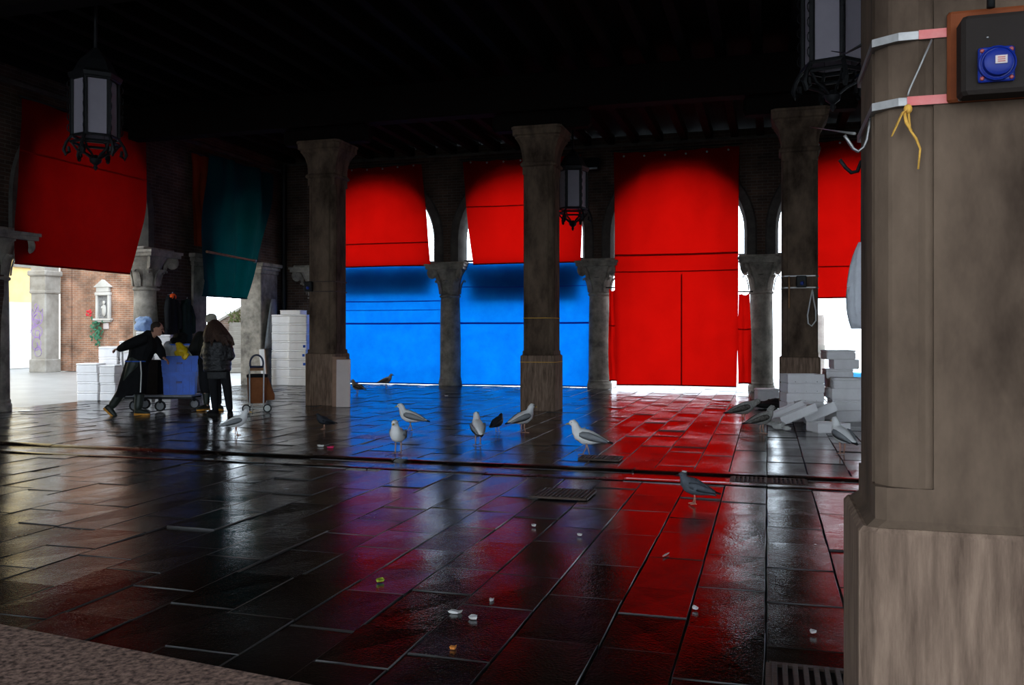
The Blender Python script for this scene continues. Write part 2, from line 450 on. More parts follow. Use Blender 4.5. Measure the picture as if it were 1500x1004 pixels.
def crumple(o, amp, freq):
    for v in o.data.vertices:
        n_ = noise.noise(v.co * freq) * 0.6 + abs(noise.noise(v.co * freq * 2.3)) * 0.6
        v.co += v.normal * amp * n_
    return o


ORD = ['lowest', 'second', 'third', 'fourth', 'fifth', 'sixth', 'seventh', 'eighth', 'ninth']

# ------------------------------------------------------------------ structure: floor
XL, YB = -13.8, 23.0            # axis of the left arcade / of the back arcade
XR, Y0 = 8.3, -3.5
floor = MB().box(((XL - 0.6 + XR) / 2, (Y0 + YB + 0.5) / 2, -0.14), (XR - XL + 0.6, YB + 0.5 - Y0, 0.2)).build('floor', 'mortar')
tag(floor, 'dark wet stone paved floor of the market hall', None, None, 'structure')

GUT0, GUT1 = 8.55, 9.45
unit = MB()
hx = 0.5
rs_ = []
unit_variants = []
for vi in range(6):
    mb = MB(); r_ = random.Random(100 + vi)
    bx, by = 0.007, 0.005
    def rg(z, ix, iy, jit):
        P = []
        for (x, y) in ((-.5, -.5), (0, -.5), (.5, -.5), (.5, 0), (.5, .5), (0, .5), (-.5, .5), (-.5, 0)):
            P.append(Vector((x * (1 - 2 * ix) + r_.uniform(-jit, jit), y * (1 - 2 * iy) + r_.uniform(-jit, jit), z)))
        return P
    a = rg(-0.05, 0, 0, 0); b_ = rg(-0.006, 0.0, 0.0, 0.005); c_ = rg(0, bx, by, 0.005)
    mb.rings([a, b_, c_], cap=False)
    mb.add(c_ + [Vector((0, 0, r_.uniform(-0.004, 0.003)))], [(i, (i + 1) % 8, 8) for i in range(8)])
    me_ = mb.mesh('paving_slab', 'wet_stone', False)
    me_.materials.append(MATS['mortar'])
    for pl_ in me_.polygons:
        if abs(pl_.normal.z) < 0.9: pl_.material_index = 1
    unit_variants.append(me_)

slabs = []
row_x = XL - 0.25
r2 = random.Random(21)
while row_x < XR - 0.2:
    wd = r2.choice((0.36, 0.38, 0.4, 0.42))
    y = 0.3 + r2.uniform(0, 0.5)
    while y < YB + 0.3:
        ln = r2.choice((0.5, 0.62, 0.7, 0.75, 0.88))
        if r2.random() < 0.07: ln = 0.28
        y1 = y + ln
        if y < GUT0 < y1 or (GUT0 - y1 < 0.22 and y < GUT0 and y1 <= GUT0): y1 = GUT0
        if y >= GUT0 and y < GUT1: y = GUT1; y1 = y + ln
        if y1 - y > 0.12:
            slabs.append((row_x + wd / 2, (y + y1) / 2, wd - 0.010, y1 - y - 0.010))
        y = y1 if y1 != GUT0 else GUT1
    row_x += wd


def slab_score(s):
    p = proj((s[0], s[1], 0))
    if not p: return 0
    if p[0] < -60 or p[0] > 1275 or p[1] > 1040: return 0
    return s[2] * s[3] / p[2] ** 3


def slab_tf(s, rr):
    return (s[0], s[1], rr.uniform(-0.006, 0.004)), (R(rr.gauss(0, 0.35)), R(rr.gauss(0, 0.4)), R(rr.gauss(0, 0.25))), (s[2], s[3], 1)


slabs.sort(key=slab_score, reverse=True)
r3 = random.Random(5)
for i, s in enumerate(slabs[:300]):
    o = bpy.data.objects.new('paving_slab', unit_variants[i % 6]); COL.objects.link(o)
    o.location, o.rotation_euler, o.scale = slab_tf(s, r3)
    o.parent = floor
rest = MB()
vd = [([v.co.copy() for v in me.vertices], [tuple(p.vertices) for p in me.polygons]) for me in unit_variants]
for i, s in enumerate(slabs[300:]):
    l, ro, sl = slab_tf(s, r3)
    M = Matrix.LocRotScale(Vector(l), __import__('mathutils').Euler(ro), Vector(sl))
    V, Fs = vd[i % 6]
    rest.add([M @ v for v in V], Fs)
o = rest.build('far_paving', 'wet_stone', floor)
o.data.materials.append(MATS['mortar'])
for pl_ in o.data.polygons:
    if abs(pl_.normal.z) < 0.9: pl_.material_index = 1; tag(o, None, None, None, 'stuff')

# gutter across the hall
gut = empty('gutter', (0, (GUT0 + GUT1) / 2, 0), 0, 'wet stone gutter crossing the floor between its kerbs', 'gutter')
xg = XL + 0.35; k = 0
r4 = random.Random(8)
gy = (GUT0 + GUT1) / 2
while xg < XR - 1.6:
    ln = r4.uniform(1.0, 1.5)
    for side in (-1, 1):
        mb = MB()
        # kerb: raised lip sloping down into the channel
        pr = [(0.45, -0.05), (0.45, 0.003), (0.43, 0.009), (0.26, 0.007), (0.19, -0.016), (0.19, -0.05)]
        A = [Vector((-ln / 2 + 0.006, side * p[0], p[1])) for p in pr]; B = [Vector((ln / 2 - 0.006, side * p[0], p[1])) for p in pr]
        mb.rings([A, B])
        q = mb.build('kerb_stone', 'wet_kerb', gut, (xg + ln / 2, 0, r4.uniform(-.003, .003)), R(r4.gauss(0, .15)), smooth=True)
    xg += ln
MB().box((-2.75, 0, -0.022), (21.2, 0.42, 0.012)).build('water', 'gutter_water', gut, smooth=False)


def grate(name, c, sx, sy, nb, rz, label, along='y'):
    t = empty(name, c, rz, label, 'grate')
    f = MB()
    f.box((0, -sy / 2, 0.008), (sx, 0.03, 0.016)).box((0, sy / 2, 0.008), (sx, 0.03, 0.016))
    f.box((-sx / 2, 0, 0.008), (0.03, sy, 0.016)).box((sx / 2, 0, 0.008), (0.03, sy, 0.016))
    f.build('frame', 'rust_iron', t)
    MB().box((0, 0, 0.002), (sx, sy, 0.003)).build('pit', 'cable_black', t)
    bar = MB().box((0, 0, 0), (0.022, sy, 0.02), bev=0.004) if along == 'y' else MB().box((0, 0, 0), (sx, 0.022, 0.02), bev=0.004)
    me = bar.mesh('bar', 'rust_iron')
    for i in range(nb):
        u = (i + 0.5) / nb - 0.5
        b = bpy.data.objects.new('bar', me); COL.objects.link(b); b.parent = t
        b.location = (u * sx, 0, 0.012) if along == 'y' else (0, u * sy, 0.012)
    return t


p = on_floor(826, 726); grate('drain_grate', (p.x, p.y, 0.006), 0.48, 0.42, 13, 0, 'slatted iron drain grate in paving just in front of the gutter')
p = on_floor(880, 673); grate('drain_grate', (p.x, p.y, 0.006), 0.45, 0.3, 12, 0, 'slatted iron drain grate behind the gutter, by the large standing gull')
p = on_floor(1190, 1004); grate('drain_grate', (p.x, p.y, 0.006), 0.34, 0.3, 8, 0, 'black iron drain grate at the foot of the nearest pillar')
p = on_y(1150, 600, gy)
for nm, cx in (('gutter_grate', on_floor(1155, 712).x), ('gutter_grate', on_floor(1105, 709).x - 0.05)):
    grate(nm, (cx, gy, -0.014), 0.34, 0.34, 8, 0, 'short iron gutter grate ' + ('nearer the close right pillar' if cx > on_floor(1130, 712).x else 'under the white light streak'))

# granite step close to the camera
p1 = on_floor(0, 931, 0.0); p2 = on_floor(352, 1002, 0.0)
dv = (p2 - p1).normalized(); nv = Vector((dv.y, -dv.x, 0))
A = p1 - dv * 4.0; B = p2 + dv * 0.9
gm = MB()
q = [A, B, B + nv * 1.6, A + nv * 1.6]
ct = sum((Vector(v) for v in q), Vector()) / 4
lo = [Vector((v.x, v.y, -0.03)) for v in q]; mid = [Vector((v.x, v.y, 0.045)) for v in q]
hi = [Vector((v.x, v.y, 0.055)) + (ct - v).normalized() * 0.012 for v in q]
for h in hi: h.z = 0.055
gm.rings([lo, mid, hi])
g = gm.build('granite_step', 'granite'); tag(g, 'speckled pinkish granite step slab in the nearest left corner', 'step')

# ------------------------------------------------------------------ structure: arcades
SPR, ZC, ZTOP = 3.40, 4.02, 6.55   # capital top, arch centre, wall top


def arcade(name, axis, lines, a_fixed, thick, matname, ends, label):
    """lines: list of (s0,s1) bays (axis to axis); solid elsewhere between ends"""
    mb = MB(); st = MB()
    t = thick / 2
    def P(s, z, off):
        return Vector((s, a_fixed + off, z)) if axis == 'x' else Vector((a_fixed + off, s, z))
    def slab(s0, s1, z0, z1):
        for off in (-t, t):
            mb.add([P(s0, z0, off), P(s1, z0, off), P(s1, z1, off), P(s0, z1, off)], [(0, 1, 2, 3)])
        mb.add([P(s0, z0, -t), P(s0, z0, t), P(s0, z1, t), P(s0, z1, -t)], [(0, 1, 2, 3)])
        mb.add([P(s1, z0, -t), P(s1, z0, t), P(s1, z1, t), P(s1, z1, -t)], [(0, 1, 2, 3)])
    cur = ends[0]
    rings = []
    for (s0, s1, hw) in lines:
        c = (s0 + s1) / 2
        if s0 - cur > 0.05: slab(cur, s0, 0, ZTOP)
        n = 24
        arc = [(c - hw, SPR)] + [(c - hw * math.cos(math.pi * i / n), ZC + hw * math.sin(math.pi * i / n)) for i in range(n + 1)] + [(c + hw, SPR)]
        for off in (-t, t):
            pts = [P(s0, SPR, off)] + [P(s, z, off) for s, z in arc] + [P(s1, SPR, off)]
            tops = [P(s0, ZTOP, off)] + [P(s, ZTOP, off) for s, z in arc] + [P(s1, ZTOP, off)]
            m_ = len(pts)
            mb.add(pts + tops, [(i, i + 1, i + 1 + m_, i + m_) for i in range(m_ - 1)])
        rings.append((c, hw, arc))
        mb.add([P(s0, SPR, -t), P(c - hw, SPR, -t), P(c - hw, SPR, t), P(s0, SPR, t)], [(0, 1, 2, 3)])
        mb.add([P(s1, SPR, -t), P(c + hw, SPR, -t), P(c + hw, SPR, t), P(s1, SPR, t)], [(0, 1, 2, 3)])
        cur = s1
    if ends[1] - cur > 0.05: slab(cur, ends[1], 0, ZTOP)
    o = mb.build(name, matname)
    tag(o, label, None, None, 'structure')
    for c, hw, arc in rings:
        # moulded stone archivolt lining the opening, proud of both wall faces
        rr = []
        e = 0.05
        for i, (s, z) in enumerate(arc):
            if z <= ZC + 1e-6: nx, nz = (-1 if s < c else 1), 0
            else:
                nx, nz = (s - c) / hw, (z - ZC) / hw
            sec = [(-0.0, -t - e), (-0.07, -t + 0.06), (-0.07, t - 0.06), (0.0, t + e), (0.20, t + e), (0.24, t + 0.005), (0.24, -t - 0.005), (0.20, -t - e)]
            rr.append([P(s + nx * a, z + nz * a, off) for a, off in sec])
        MB().rings(rr).build('archivolt', 'arch_stone', o, smooth=True)
        # iron tie rod at springing
        MB().tube([P(c - hw + 0.02, SPR + 0.04, 0), P(c + hw - 0.02, SPR + 0.04, 0)], 0.018, 6).build('tie_rod', 'iron', o)
    return o


CX = [-12.62, -8.46, -4.27, -0.16, 3.98, 8.1]
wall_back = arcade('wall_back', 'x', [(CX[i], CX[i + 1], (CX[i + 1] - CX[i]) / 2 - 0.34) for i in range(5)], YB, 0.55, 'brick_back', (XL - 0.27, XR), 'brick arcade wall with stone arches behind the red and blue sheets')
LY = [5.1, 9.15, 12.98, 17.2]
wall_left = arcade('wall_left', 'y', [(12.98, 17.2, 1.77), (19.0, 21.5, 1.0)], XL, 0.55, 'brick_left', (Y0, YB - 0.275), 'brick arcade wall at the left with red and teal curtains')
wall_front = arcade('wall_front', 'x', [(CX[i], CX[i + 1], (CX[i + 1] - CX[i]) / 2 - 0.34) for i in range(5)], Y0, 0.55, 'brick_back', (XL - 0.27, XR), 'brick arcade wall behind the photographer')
for cx_ in CX[:-1]:
    MB().lathe([(0.36, 0.0), (0.36, 0.2), (0.29, 0.28), (0.27, 2.5), (0.42, 3.1), (0.5, 3.4)], (cx_, Y0, 0), 20).build('column', 'column_stone', wall_front, smooth=True)
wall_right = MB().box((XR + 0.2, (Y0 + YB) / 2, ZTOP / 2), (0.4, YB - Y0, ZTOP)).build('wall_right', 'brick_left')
tag(wall_right, 'plain brick side wall', None, None, 'structure')
# cornice line above curtains
for nm, c, d in (('trim_1', (-2.75, YB - 0.31, 6.32), (22.0, 0.08, 0.07)), ('trim_2', (XL + 0.31, 13.4, 6.12), (0.08, 19.0, 0.09))):
    o = MB().box(c, d, bev=0.015).build(nm, 'arch_stone'); tag(o, 'thin stone string course above the curtains', None, None, 'structure')


def column(name, x, y, label, wall_rz=0.0, full=True):
    t = empty(name, (x, y, 0), wall_rz, label, 'column')
    b = MB()
    b.lathe([(0.325, 0.0), (0.325, 0.10), (0.318, 0.13), (0.305, 0.15), (0.31, 0.18), (0.302, 0.21), (0.29, 0.22)], n=28)
    b.build('base', 'column_stone', t, smooth=True)
    MB().lathe([(0.292, 0.21), (0.29, 0.5), (0.287, 1.3), (0.278, 2.0), (0.27, 2.42)], n=28).build('shaft', 'column_stone', t, smooth=True)
    cp = MB()
    cp.lathe([(0.27, 2.42), (0.30, 2.44), (0.305, 2.47), (0.275, 2.50), (0.275, 2.6), (0.30, 2.85), (0.37, 3.05), (0.44, 3.16), (0.44, 3.2)], n=24)
    # abacus with hollowed sides
    pl = []
    for kq in range(4):
        for u in (-1, -0.5, 0, 0.5):
            hh = 0.55 - 0.07 * (1 - abs(u) ** 1.6)
            x_, y_ = u * 0.53, -hh
            a = kq * math.pi / 2
            pl.append((x_ * math.cos(a) - y_ * math.sin(a), x_ * math.sin(a) + y_ * math.cos(a)))
    cp.prism(pl, 3.19, 3.27); cp.prism([(a * 1.06, b2 * 1.06) for a, b2 in pl], 3.27, 3.33)
    cp.box((0, 0, 3.365), (1.08, 0.72, 0.07), bev=0.02)
    cap_o = cp.build('capital', 'column_stone', t, smooth=True)
    # curling leaves and corner volutes
    lf = MB()
    prof = [(0.285, 2.52, 0.085), (0.30, 2.66, 0.10), (0.335, 2.80, 0.095), (0.40, 2.90, 0.075), (0.435, 2.88, 0.05), (0.425, 2.84, 0.03)]
    ra = [[Vector((r, s * wv, z)) for s in (-1, -0.4, 0, 0.4, 1)] for r, z, wv in prof]
    rb = [[Vector((r + 0.03 - abs(s) * 0.012, s * wv, z + 0.006)) for s in (1, 0.4, 0, -0.4, -1)] for r, z, wv in prof]
    lf.rings([a + b2 for a, b2 in zip(ra, rb)])
    me = lf.mesh('leaf', 'column_stone', True)
    for kq in range(8):
        l = bpy.data.objects.new('leaf', me); COL.objects.link(l); l.parent = cap_o; l.rotation_euler = (0, 0, kq * math.pi / 4)
    vo = MB()
    sp = []
    for i in range(26):
        a = i / 25 * 3.6 * math.pi; rr = 0.115 * (1 - i / 30)
        sp.append((0.55 + rr * math.sin(a) * 0.9, 0, 3.08 + rr * math.cos(a)))
    vo.tube([(0.34, 0, 2.84), (0.42, 0, 3.05), (0.50, 0, 3.17)] + sp, [0.03, 0.035, 0.038] + [0.036 - 0.018 * i / 25 for i in range(26)], 8, flat=(1, 2.0))
    mv = vo.mesh('volute', 'column_stone', True)
    for kq in range(4):
        l = bpy.data.objects.new('volute', mv); COL.objects.link(l); l.parent = cap_o; l.rotation_euler = (0, 0, math.pi / 4 + kq * math.pi / 2)
    return t


column('arcade_column', CX[1], YB, 'round stone arcade column between the two blue tarpaulins')
column('arcade_column', CX[2], YB, 'round stone arcade column between a blue tarpaulin and the tall red curtain')
column('arcade_column', CX[3], YB, 'round stone arcade column right of the tall red curtain, beside white gap')
column('arcade_column', CX[0], YB, 'round stone arcade column hidden behind the left octagonal pillar')
column('arcade_column', CX[4], YB, 'round stone arcade column hidden behind the nearest pillar')
column('arcade_column', XL, LY[2], 'dark arcade column cut by the left edge of the picture', math.pi / 2)
column('arcade_column', XL, LY[3], 'arcade column behind the foam boxes, right of the wide red curtain', math.pi / 2)
# square piers flanking the teal arch (imposts)
for y, dy in ((18.75, 0.55), (21.9, 0.85)):
    MB().box((XL, y, 1.55), (0.66, dy, 3.1), bev=0.02).build('pier', 'column_stone', wall_left)
    im = MB()
    im.box((XL, y, 3.15), (0.72, dy + 0.06, 0.1), bev=0.02).box((XL, y, 3.25), (0.80, dy + 0.12, 0.1), bev=0.025).box((XL, y, 3.35), (0.9, dy + 0.2, 0.1), bev=0.02)
    im.build('impost', 'column_stone', wall_left)
# black upright tube set in the dark corner gap
o = MB().tube([(XL + 0.4, YB - 0.45, 0.0), (XL + 0.4, YB - 0.45, 6.3)], 0.07, 10).build('corner_tube', 'iron', smooth=True)
tag(o, 'black upright tube in the far left corner of the hall', 'pipe')

# ------------------------------------------------------------------ inner pillars
def oct_ring(h, c, z):
    return [Vector(p) for p in ((-h + c, -h, z), (h - c, -h, z), (h, -h + c, z), (h, h - c, z), (h - c, h, z), (-h + c, h, z), (-h, h - c, z), (-h, -h + c, z))]


PZ = 1.03


def pillar(x, y, label, sy=1.0):
    t = empty('stone_pillar', (x, y, 0), 0, label, 'pillar', 'square stone pillars carrying the roof')
    t.scale = (1, sy, 1)
    MB().rings([oct_ring(0.335, 0.03, 0), oct_ring(0.335, 0.03, PZ - 0.012), oct_ring(0.325, 0.03, PZ)]).build('plinth', 'tooled_stone', t)
    sh = MB()
    sh.rings([oct_ring(0.318, 0.02, PZ), oct_ring(0.30, 0.022, PZ + 0.015), oct_ring(0.30, 0.022, PZ + 0.085)])
    h, g0, g1, ch, dp = 0.30, 0.115, 0.100, 0.085, 0.014
    poly = []
    for kq in range(4):
        a = kq * math.pi / 2
        corner = [(h - g0, -h), (h - g0, -h + dp), (h - g1, -h + dp), (h - ch, -h + 0.004), (h - 0.035, -h + 0.028), (h - 0.028, -h + 0.035), (h - 0.004, -h + ch), (h - dp, -h + g1), (h - dp, -h + g0), (h, -h + g0)]
        for (px_, py_) in corner:
            poly.append((px_ * math.cos(a) - py_ * math.sin(a), px_ * math.sin(a) + py_ * math.cos(a)))
    sh.prism(poly, PZ + 0.085, 4.42)
    sh.rings([oct_ring(0.30, 0.022, 4.42), oct_ring(0.30, 0.022, 4.58)])
    sh.build('shaft', 'pillar_stone', t)
    cp = MB()
    cp.rings([oct_ring(0.30, 0.03, 4.56), oct_ring(0.335, 0.035, 4.58), oct_ring(0.345, 0.04, 4.61), oct_ring(0.325, 0.04, 4.645), oct_ring(0.305, 0.04, 4.66),
              oct_ring(0.31, 0.05, 4.75), oct_ring(0.325, 0.06, 4.86), oct_ring(0.355, 0.07, 4.97), oct_ring(0.405, 0.08, 5.06), oct_ring(0.43, 0.08, 5.09), oct_ring(0.43, 0.08, 5.12),
              oct_ring(0.46, 0.07, 5.14), oct_ring(0.465, 0.07, 5.24), oct_ring(0.48, 0.07, 5.25), oct_ring(0.48, 0.07, 5.29)])
    cp.build('capital', 'pillar_stone', t)
    return t


PY = 16.2
PXS = [-8.62, -4.12, 0.53]
pillar(PXS[0], PY, 'stone pillar with pale panels leaning on its base, left of the blue tarpaulins')
PIL_MID = pillar(PXS[1], PY, 'stone pillar standing in the middle in front of the blue tarpaulin')
pillar(PXS[2], PY, 'dark stone pillar rising behind the pile of white foam boxes')
NSY = 0.65
NP = (0.525, 2.25)
pillar(NP[0], NP[1], 'large stone pillar closest to the camera along the right edge', NSY)

# ------------------------------------------------------------------ ceiling
ceil = MB().box(((XL + XR) / 2, (Y0 + YB) / 2, 6.66), (XR - XL + 1.0, YB - Y0 + 1.0, 0.12)).build('ceiling', 'near_black_wood')
tag(ceil, 'near black timber ceiling with joists and beams', None, None, 'structure')
jm = MB().box((0, 0, 0), (0.18, YB - Y0 - 0.6, 0.26), bev=0.02).mesh('joist', 'near_black_wood')
x = XL + 0.6
while x < XR - 0.3:
    j = bpy.data.objects.new('joist', jm); COL.objects.link(j); j.parent = ceil; j.location = (x, (Y0 + YB) / 2, 6.47); x += 0.62
for y in (NP[1], 9.2, PY):
    MB().box(((XL + XR) / 2, y, 6.0), (XR - XL - 0.6, 0.36, 0.7), bev=0.03).build('beam', 'near_black_wood', ceil)
for px_, y in [(a, PY) for a in PXS] + [NP]:
    MB().box((px_, y, 5.46), (1.9, 0.32, 0.33), bev=0.06).build('corbel', 'near_black_wood', ceil)

# ------------------------------------------------------------------ curtains
def cloth(fn, nu, nv, thick_mat, name, parent):
    return MB().grid(fn, nu, nv).build(name, thick_mat, parent, smooth='all')


def curtain_back(label, Y, tl, tr, bl, br, zt, zb, mname, seams=(), vseams=(), fold=0.035, freq=9, seed=0, sag=0.04, name='red_curtain', seam_mat='red_seam', eyes=True, hem=True, grp=None):
    """tl.. are world x of the four corners"""
    root = empty(name, ((bl + br) / 2, Y, zb), 0, label, 'curtain', grp)
    cx, cz = (bl + br) / 2, zb
    def pos(u, v, push=0.0):
        xl = bl + (tl - bl) * v; xr = br + (tr - br) * v
        x = xl + (xr - xl) * u + 0.025 * math.sin(v * 5 + seed) * (1 - 2 * u) * (1 - v)
        z = zb + (zt - zb) * v - sag * math.sin(math.pi * u) * (v - 0.25) - (0.03 * abs(math.sin(u * freq * 1.6 + seed)) * (v ** 6))
        n1 = noise.noise(Vector((u * freq + seed * 3.1, v * 0.8, seed)))
        n2 = noise.noise(Vector((u * 2.2 + v * 1.7, v * 2.3 - u * 1.1, seed + 5)))
        y = fold * (0.45 + 0.75 * v) * n1 + 0.05 * n2 - push
        return Vector((x - cx, y, z - cz))
    cl = cloth(lambda u, v: pos(u, v), 60, 60, mname, 'cloth', root)
    for zv, th in seams:
        v = (zv - zb) / (zt - zb)
        MB().grid(lambda u, q: pos(u, v + (q - 0.5) * th / (zt - zb), 0.006), 60, 1).build('seam', seam_mat, root, smooth='all')
    for uv, v0, v1 in vseams:
        MB().grid(lambda q, v: pos(uv + (q - 0.5) * 0.012, v0 + (v1 - v0) * v, 0.006), 1, 40).build('seam', seam_mat, root, smooth='all')
    if hem:
        MB().tube([pos(i / 30, 0) + Vector((0, 0, -0.008)) for i in range(31)], 0.02, 6).build('hem_bar', seam_mat, root, smooth='all')
    if eyes:
        em = MB().lathe([(0.012, -0.005), (0.026, -0.005), (0.026, 0.005), (0.012, 0.005)], n=10)
        em.v = [(a, c, b) for a, b, c in em.v]
        me = em.mesh('eyelet', 'steel')
        ne = max(5, int((tr - tl) / 0.45))
        for i in range(ne):
            e = bpy.data.objects.new('eyelet', me); COL.objects.link(e); e.parent = root; e.location = pos((i + 0.5) / ne, 0.985, 0.012)
    MB().tube([Vector((tl - 0.08 - cx, 0.0, zt - zb + 0.03)), Vector((tr + 0.08 - cx, 0.0, zt - zb + 0.03))], 0.016, 8).build('rod', 'iron', root, smooth='all')
    return root


Yc = YB - 0.275 - 0.16
def X(px, Y=Yc): return on_y(px, 0, Y).x
def Z(px, py, Y=Yc): return on_y(px, py, Y).z


zt = 6.12
curtain_back('red curtain hanging above the left blue tarpaulin', Yc, X(483), X(617), X(480), X(632), zt, 3.31, 'red_cloth', seams=[(3.94, 0.035)], seed=1, freq=10)
curtain_back('red curtain hanging above the blue tarpaulin behind the middle pillar', Yc, X(677), X(851), X(692), X(852), zt, 3.31, 'red_cloth', seams=[(4.86, 0.03)], seed=2, freq=9)
curtain_back('tall red curtain reaching from ceiling to floor in the third arch', Yc, X(899), X(1083), X(903), X(1079), zt, 0.12, 'red_cloth',
             seams=[(3.02, 0.03), (2.0 + 1.45, 0.05)], vseams=[(0.55, 0.0, 0.47)], seed=3, freq=11)
curtain_back('short red curtain beside the nearest pillar with bright gap below', Yc, X(1153), 3.85, X(1160), 3.85, zt, 2.30, 'red_cloth', seams=[(3.05, 0.03)], seed=4, freq=10)
# side flaps beside the tall curtain
def flap(label, px0t, px1t, px0b, px1b, zt_, zb_, seed):
    Yf = YB - 0.30
    r = curtain_back(label, Yf, X(px0t, Yf), X(px1t, Yf), X(px0b, Yf), X(px1b, Yf), zt_, zb_, 'red_cloth', seams=[(zb_ + (zt_ - zb_) * 0.6, 0.03)], seed=seed, freq=3, name='red_flap', eyes=False)
    return r
flap('narrow red flap laced to the right edge of the tall red curtain', 1082, 1098, 1080, 1102, 2.45, 0.2, 8)
flap('narrow red flap between stone column and left edge of tall red curtain', 892, 904, 892, 905, 2.6, 0.22, 9)

# blue tarpaulins in the column plane
Yt = YB + 0.02
def tarp(label, x0, x1, seams, seed):
    r = curtain_back(label, Yt, x0, x1, x0, x1, 3.39, 0.03, 'blue_tarp', seams=seams, seed=seed, freq=4, fold=0.05, name='blue_tarpaulin', seam_mat='blue_seam', eyes=False, sag=0.02)
    return r
tarp('blue tarpaulin filling the arch between left pillar and stone column', CX[0] + 0.26, CX[1] - 0.26, [(2.35, 0.03), (2.1, 0.02), (1.72, 0.05)], 11)
tarp('blue tarpaulin filling the arch behind the middle pillar', CX[1] + 0.26, CX[2] - 0.26, [(2.72, 0.02), (1.72, 0.05)], 12)
for x0, x1, lab, zb_ in ((CX[0] + 0.3, CX[1] - 0.6, 'added navy shade flap outside the left blue tarpaulin', 2.62), (CX[1] + 0.55, CX[2] - 0.55, 'added navy shade flap outside the middle blue tarpaulin', 2.4)):
    t = empty('shade_flap', ((x0 + x1) / 2, YB + 0.34, zb_), 0, lab, 'light_blocker')  # added flap outside the tarps, invented to darken their top band
    hw_ = (x1 - x0) / 2
    MB().grid(lambda u, v: Vector((-hw_ + 2 * hw_ * u, -0.2 + 0.05 * math.sin(u * 40) * 0.3 + 0.08 * (1 - v), (3.38 - zb_) * v)), 40, 6).build('shade_flap_cloth', 'shade_flap_navy', t, smooth='all')
    MB().tube([(-hw_, -0.03, 0), (hw_, -0.03, 0)], 0.03, 8).build('shade_flap_bar', 'iron', t, smooth='all')

# curtains of the left arcade
def curtain_left(name, label, Xp, yt0, yt1, yb0, yb1, zt_, zb_, mname, bend=None, fold=0.05, freq=8, seed=0, seams=(), bulge=0.0, seam_mat='red_seam'):
    root = empty(name, (Xp, (yb0 + yb1) / 2, zb_), 0, label, 'curtain')
    cy = (yb0 + yb1) / 2
    def pos(u, v, push=0.0):
        a = yb0 + (yt0 - yb0) * v; b = yb1 + (yt1 - yb1) * v
        if bend:
            da, db = bend(v); a += da; b += db
        y = a + (b - a) * u
        z = zb_ + (zt_ - zb_) * v - 0.04 * abs(math.sin(u * freq + seed)) * v ** 6
        n1 = noise.noise(Vector((u * freq + seed * 3.1 + v * 1.5, v * 0.8, seed)))
        n2 = noise.noise(Vector((u * 1.9 + v * 1.7, v * 2.0 - u * 1.1, seed + 5)))
        x = fold * (0.5 + 0.7 * v) * n1 + 0.07 * n2 + bulge * math.sin(math.pi * v) * 0.6 + push
        return Vector((x, y - cy, z - zb_))
    cloth(pos, 50, 60, mname, 'cloth', root)
    for zv, th in seams:
        v = (zv - zb_) / (zt_ - zb_)
        MB().grid(lambda u, q: pos(u, v + (q - 0.5) * th / (zt_ - zb_), 0.006), 50, 1).build('seam', seam_mat, root, smooth='all')
    MB().tube([pos(i / 30, 0) for i in range(31)], 0.02, 6).build('hem_bar', seam_mat, root, smooth='all')
    MB().tube([pos(0, 1) + Vector((0, -0.05, 0.03)), pos(1, 1) + Vector((0, 0.05, 0.03))], 0.02, 8).build('rod', 'iron', root, smooth='all')
    return root


XC = XL + 0.275 + 0.18
def Yl(px): return on_x(px, 0, XC).y
curtain_left('red_curtain', 'wide red curtain in the left arch above the foam boxes', XC, Yl(30), Yl(212), Yl(22), Yl(190), 5.85, 2.74, 'red_cloth_shaded', seed=21, freq=7, seams=[(4.85, 0.03)],
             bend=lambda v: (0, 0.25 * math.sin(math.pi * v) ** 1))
tb0, tb1 = Yl(289), Yl(357)
curtain_left('teal_curtain', 'teal green curtain gathered in the narrow left arch', XC + 0.10, Yl(306), Yl(396), tb0, tb1, 5.9, 2.36, 'teal_cloth', seed=23, freq=7, fold=0.24, bulge=0.12, seam_mat='teal_cloth',
             bend=lambda v: ((-0.30 * math.sin(math.pi * min(1, v * 1.1)) ** 2 if v > 0.1 else 0), 0.10 * math.sin(math.pi * v)))
curtain_left('orange_curtain', 'orange brown cloth strip behind the teal curtain', XC - 0.09, Yl(284), Yl(309), Yl(289), Yl(300), 5.85, 3.6, 'orange_cloth', seed=24, freq=5, fold=0.03, seam_mat='orange_cloth')
t = empty('curtain_pole', (XC + 0.30, tb0, 3.36), 0, 'brown wooden pole across the teal curtain', 'pole')
MB().tube([(0, -0.05, 0.06), (0, (tb1 - tb0) + 0.05, -0.0)], 0.032, 8).build('shaft', 'pole_wood', t, smooth=True)
MB().ellip((0, tb1 - tb0 + 0.06, 0.0), (0.05, 0.05, 0.06)).build('end_knob', 'steel', t, smooth=True)

# ------------------------------------------------------------------ outside: street on the left, quay and canal at the back
gl = MB().box((-47, 15, -0.1), (65.6, 120, 0.16)).build('floor_outside_left', 'outside_paving'); tag(gl, 'bright street paving outside the left arcade', None, None, 'structure')
gb = MB().box((5.9, 26.3, -0.1), (40.2, 6.0, 0.16)).build('floor_outside_back', 'outside_paving'); tag(gb, 'bright quay paving behind the curtains', None, None, 'structure')
gf = MB().box((5.9, -33.8, -0.1), (40.2, 60, 0.16)).build('floor_outside_front', 'outside_paving'); tag(gf, 'open paving behind the photographer', None, None, 'structure')
wt = MB().box((25.9, 69.3, -0.9), (80, 80, 0.1)).build('canal', 'canal_water'); tag(wt, 'canal water beyond the quay', 'canal', None, 'stuff')

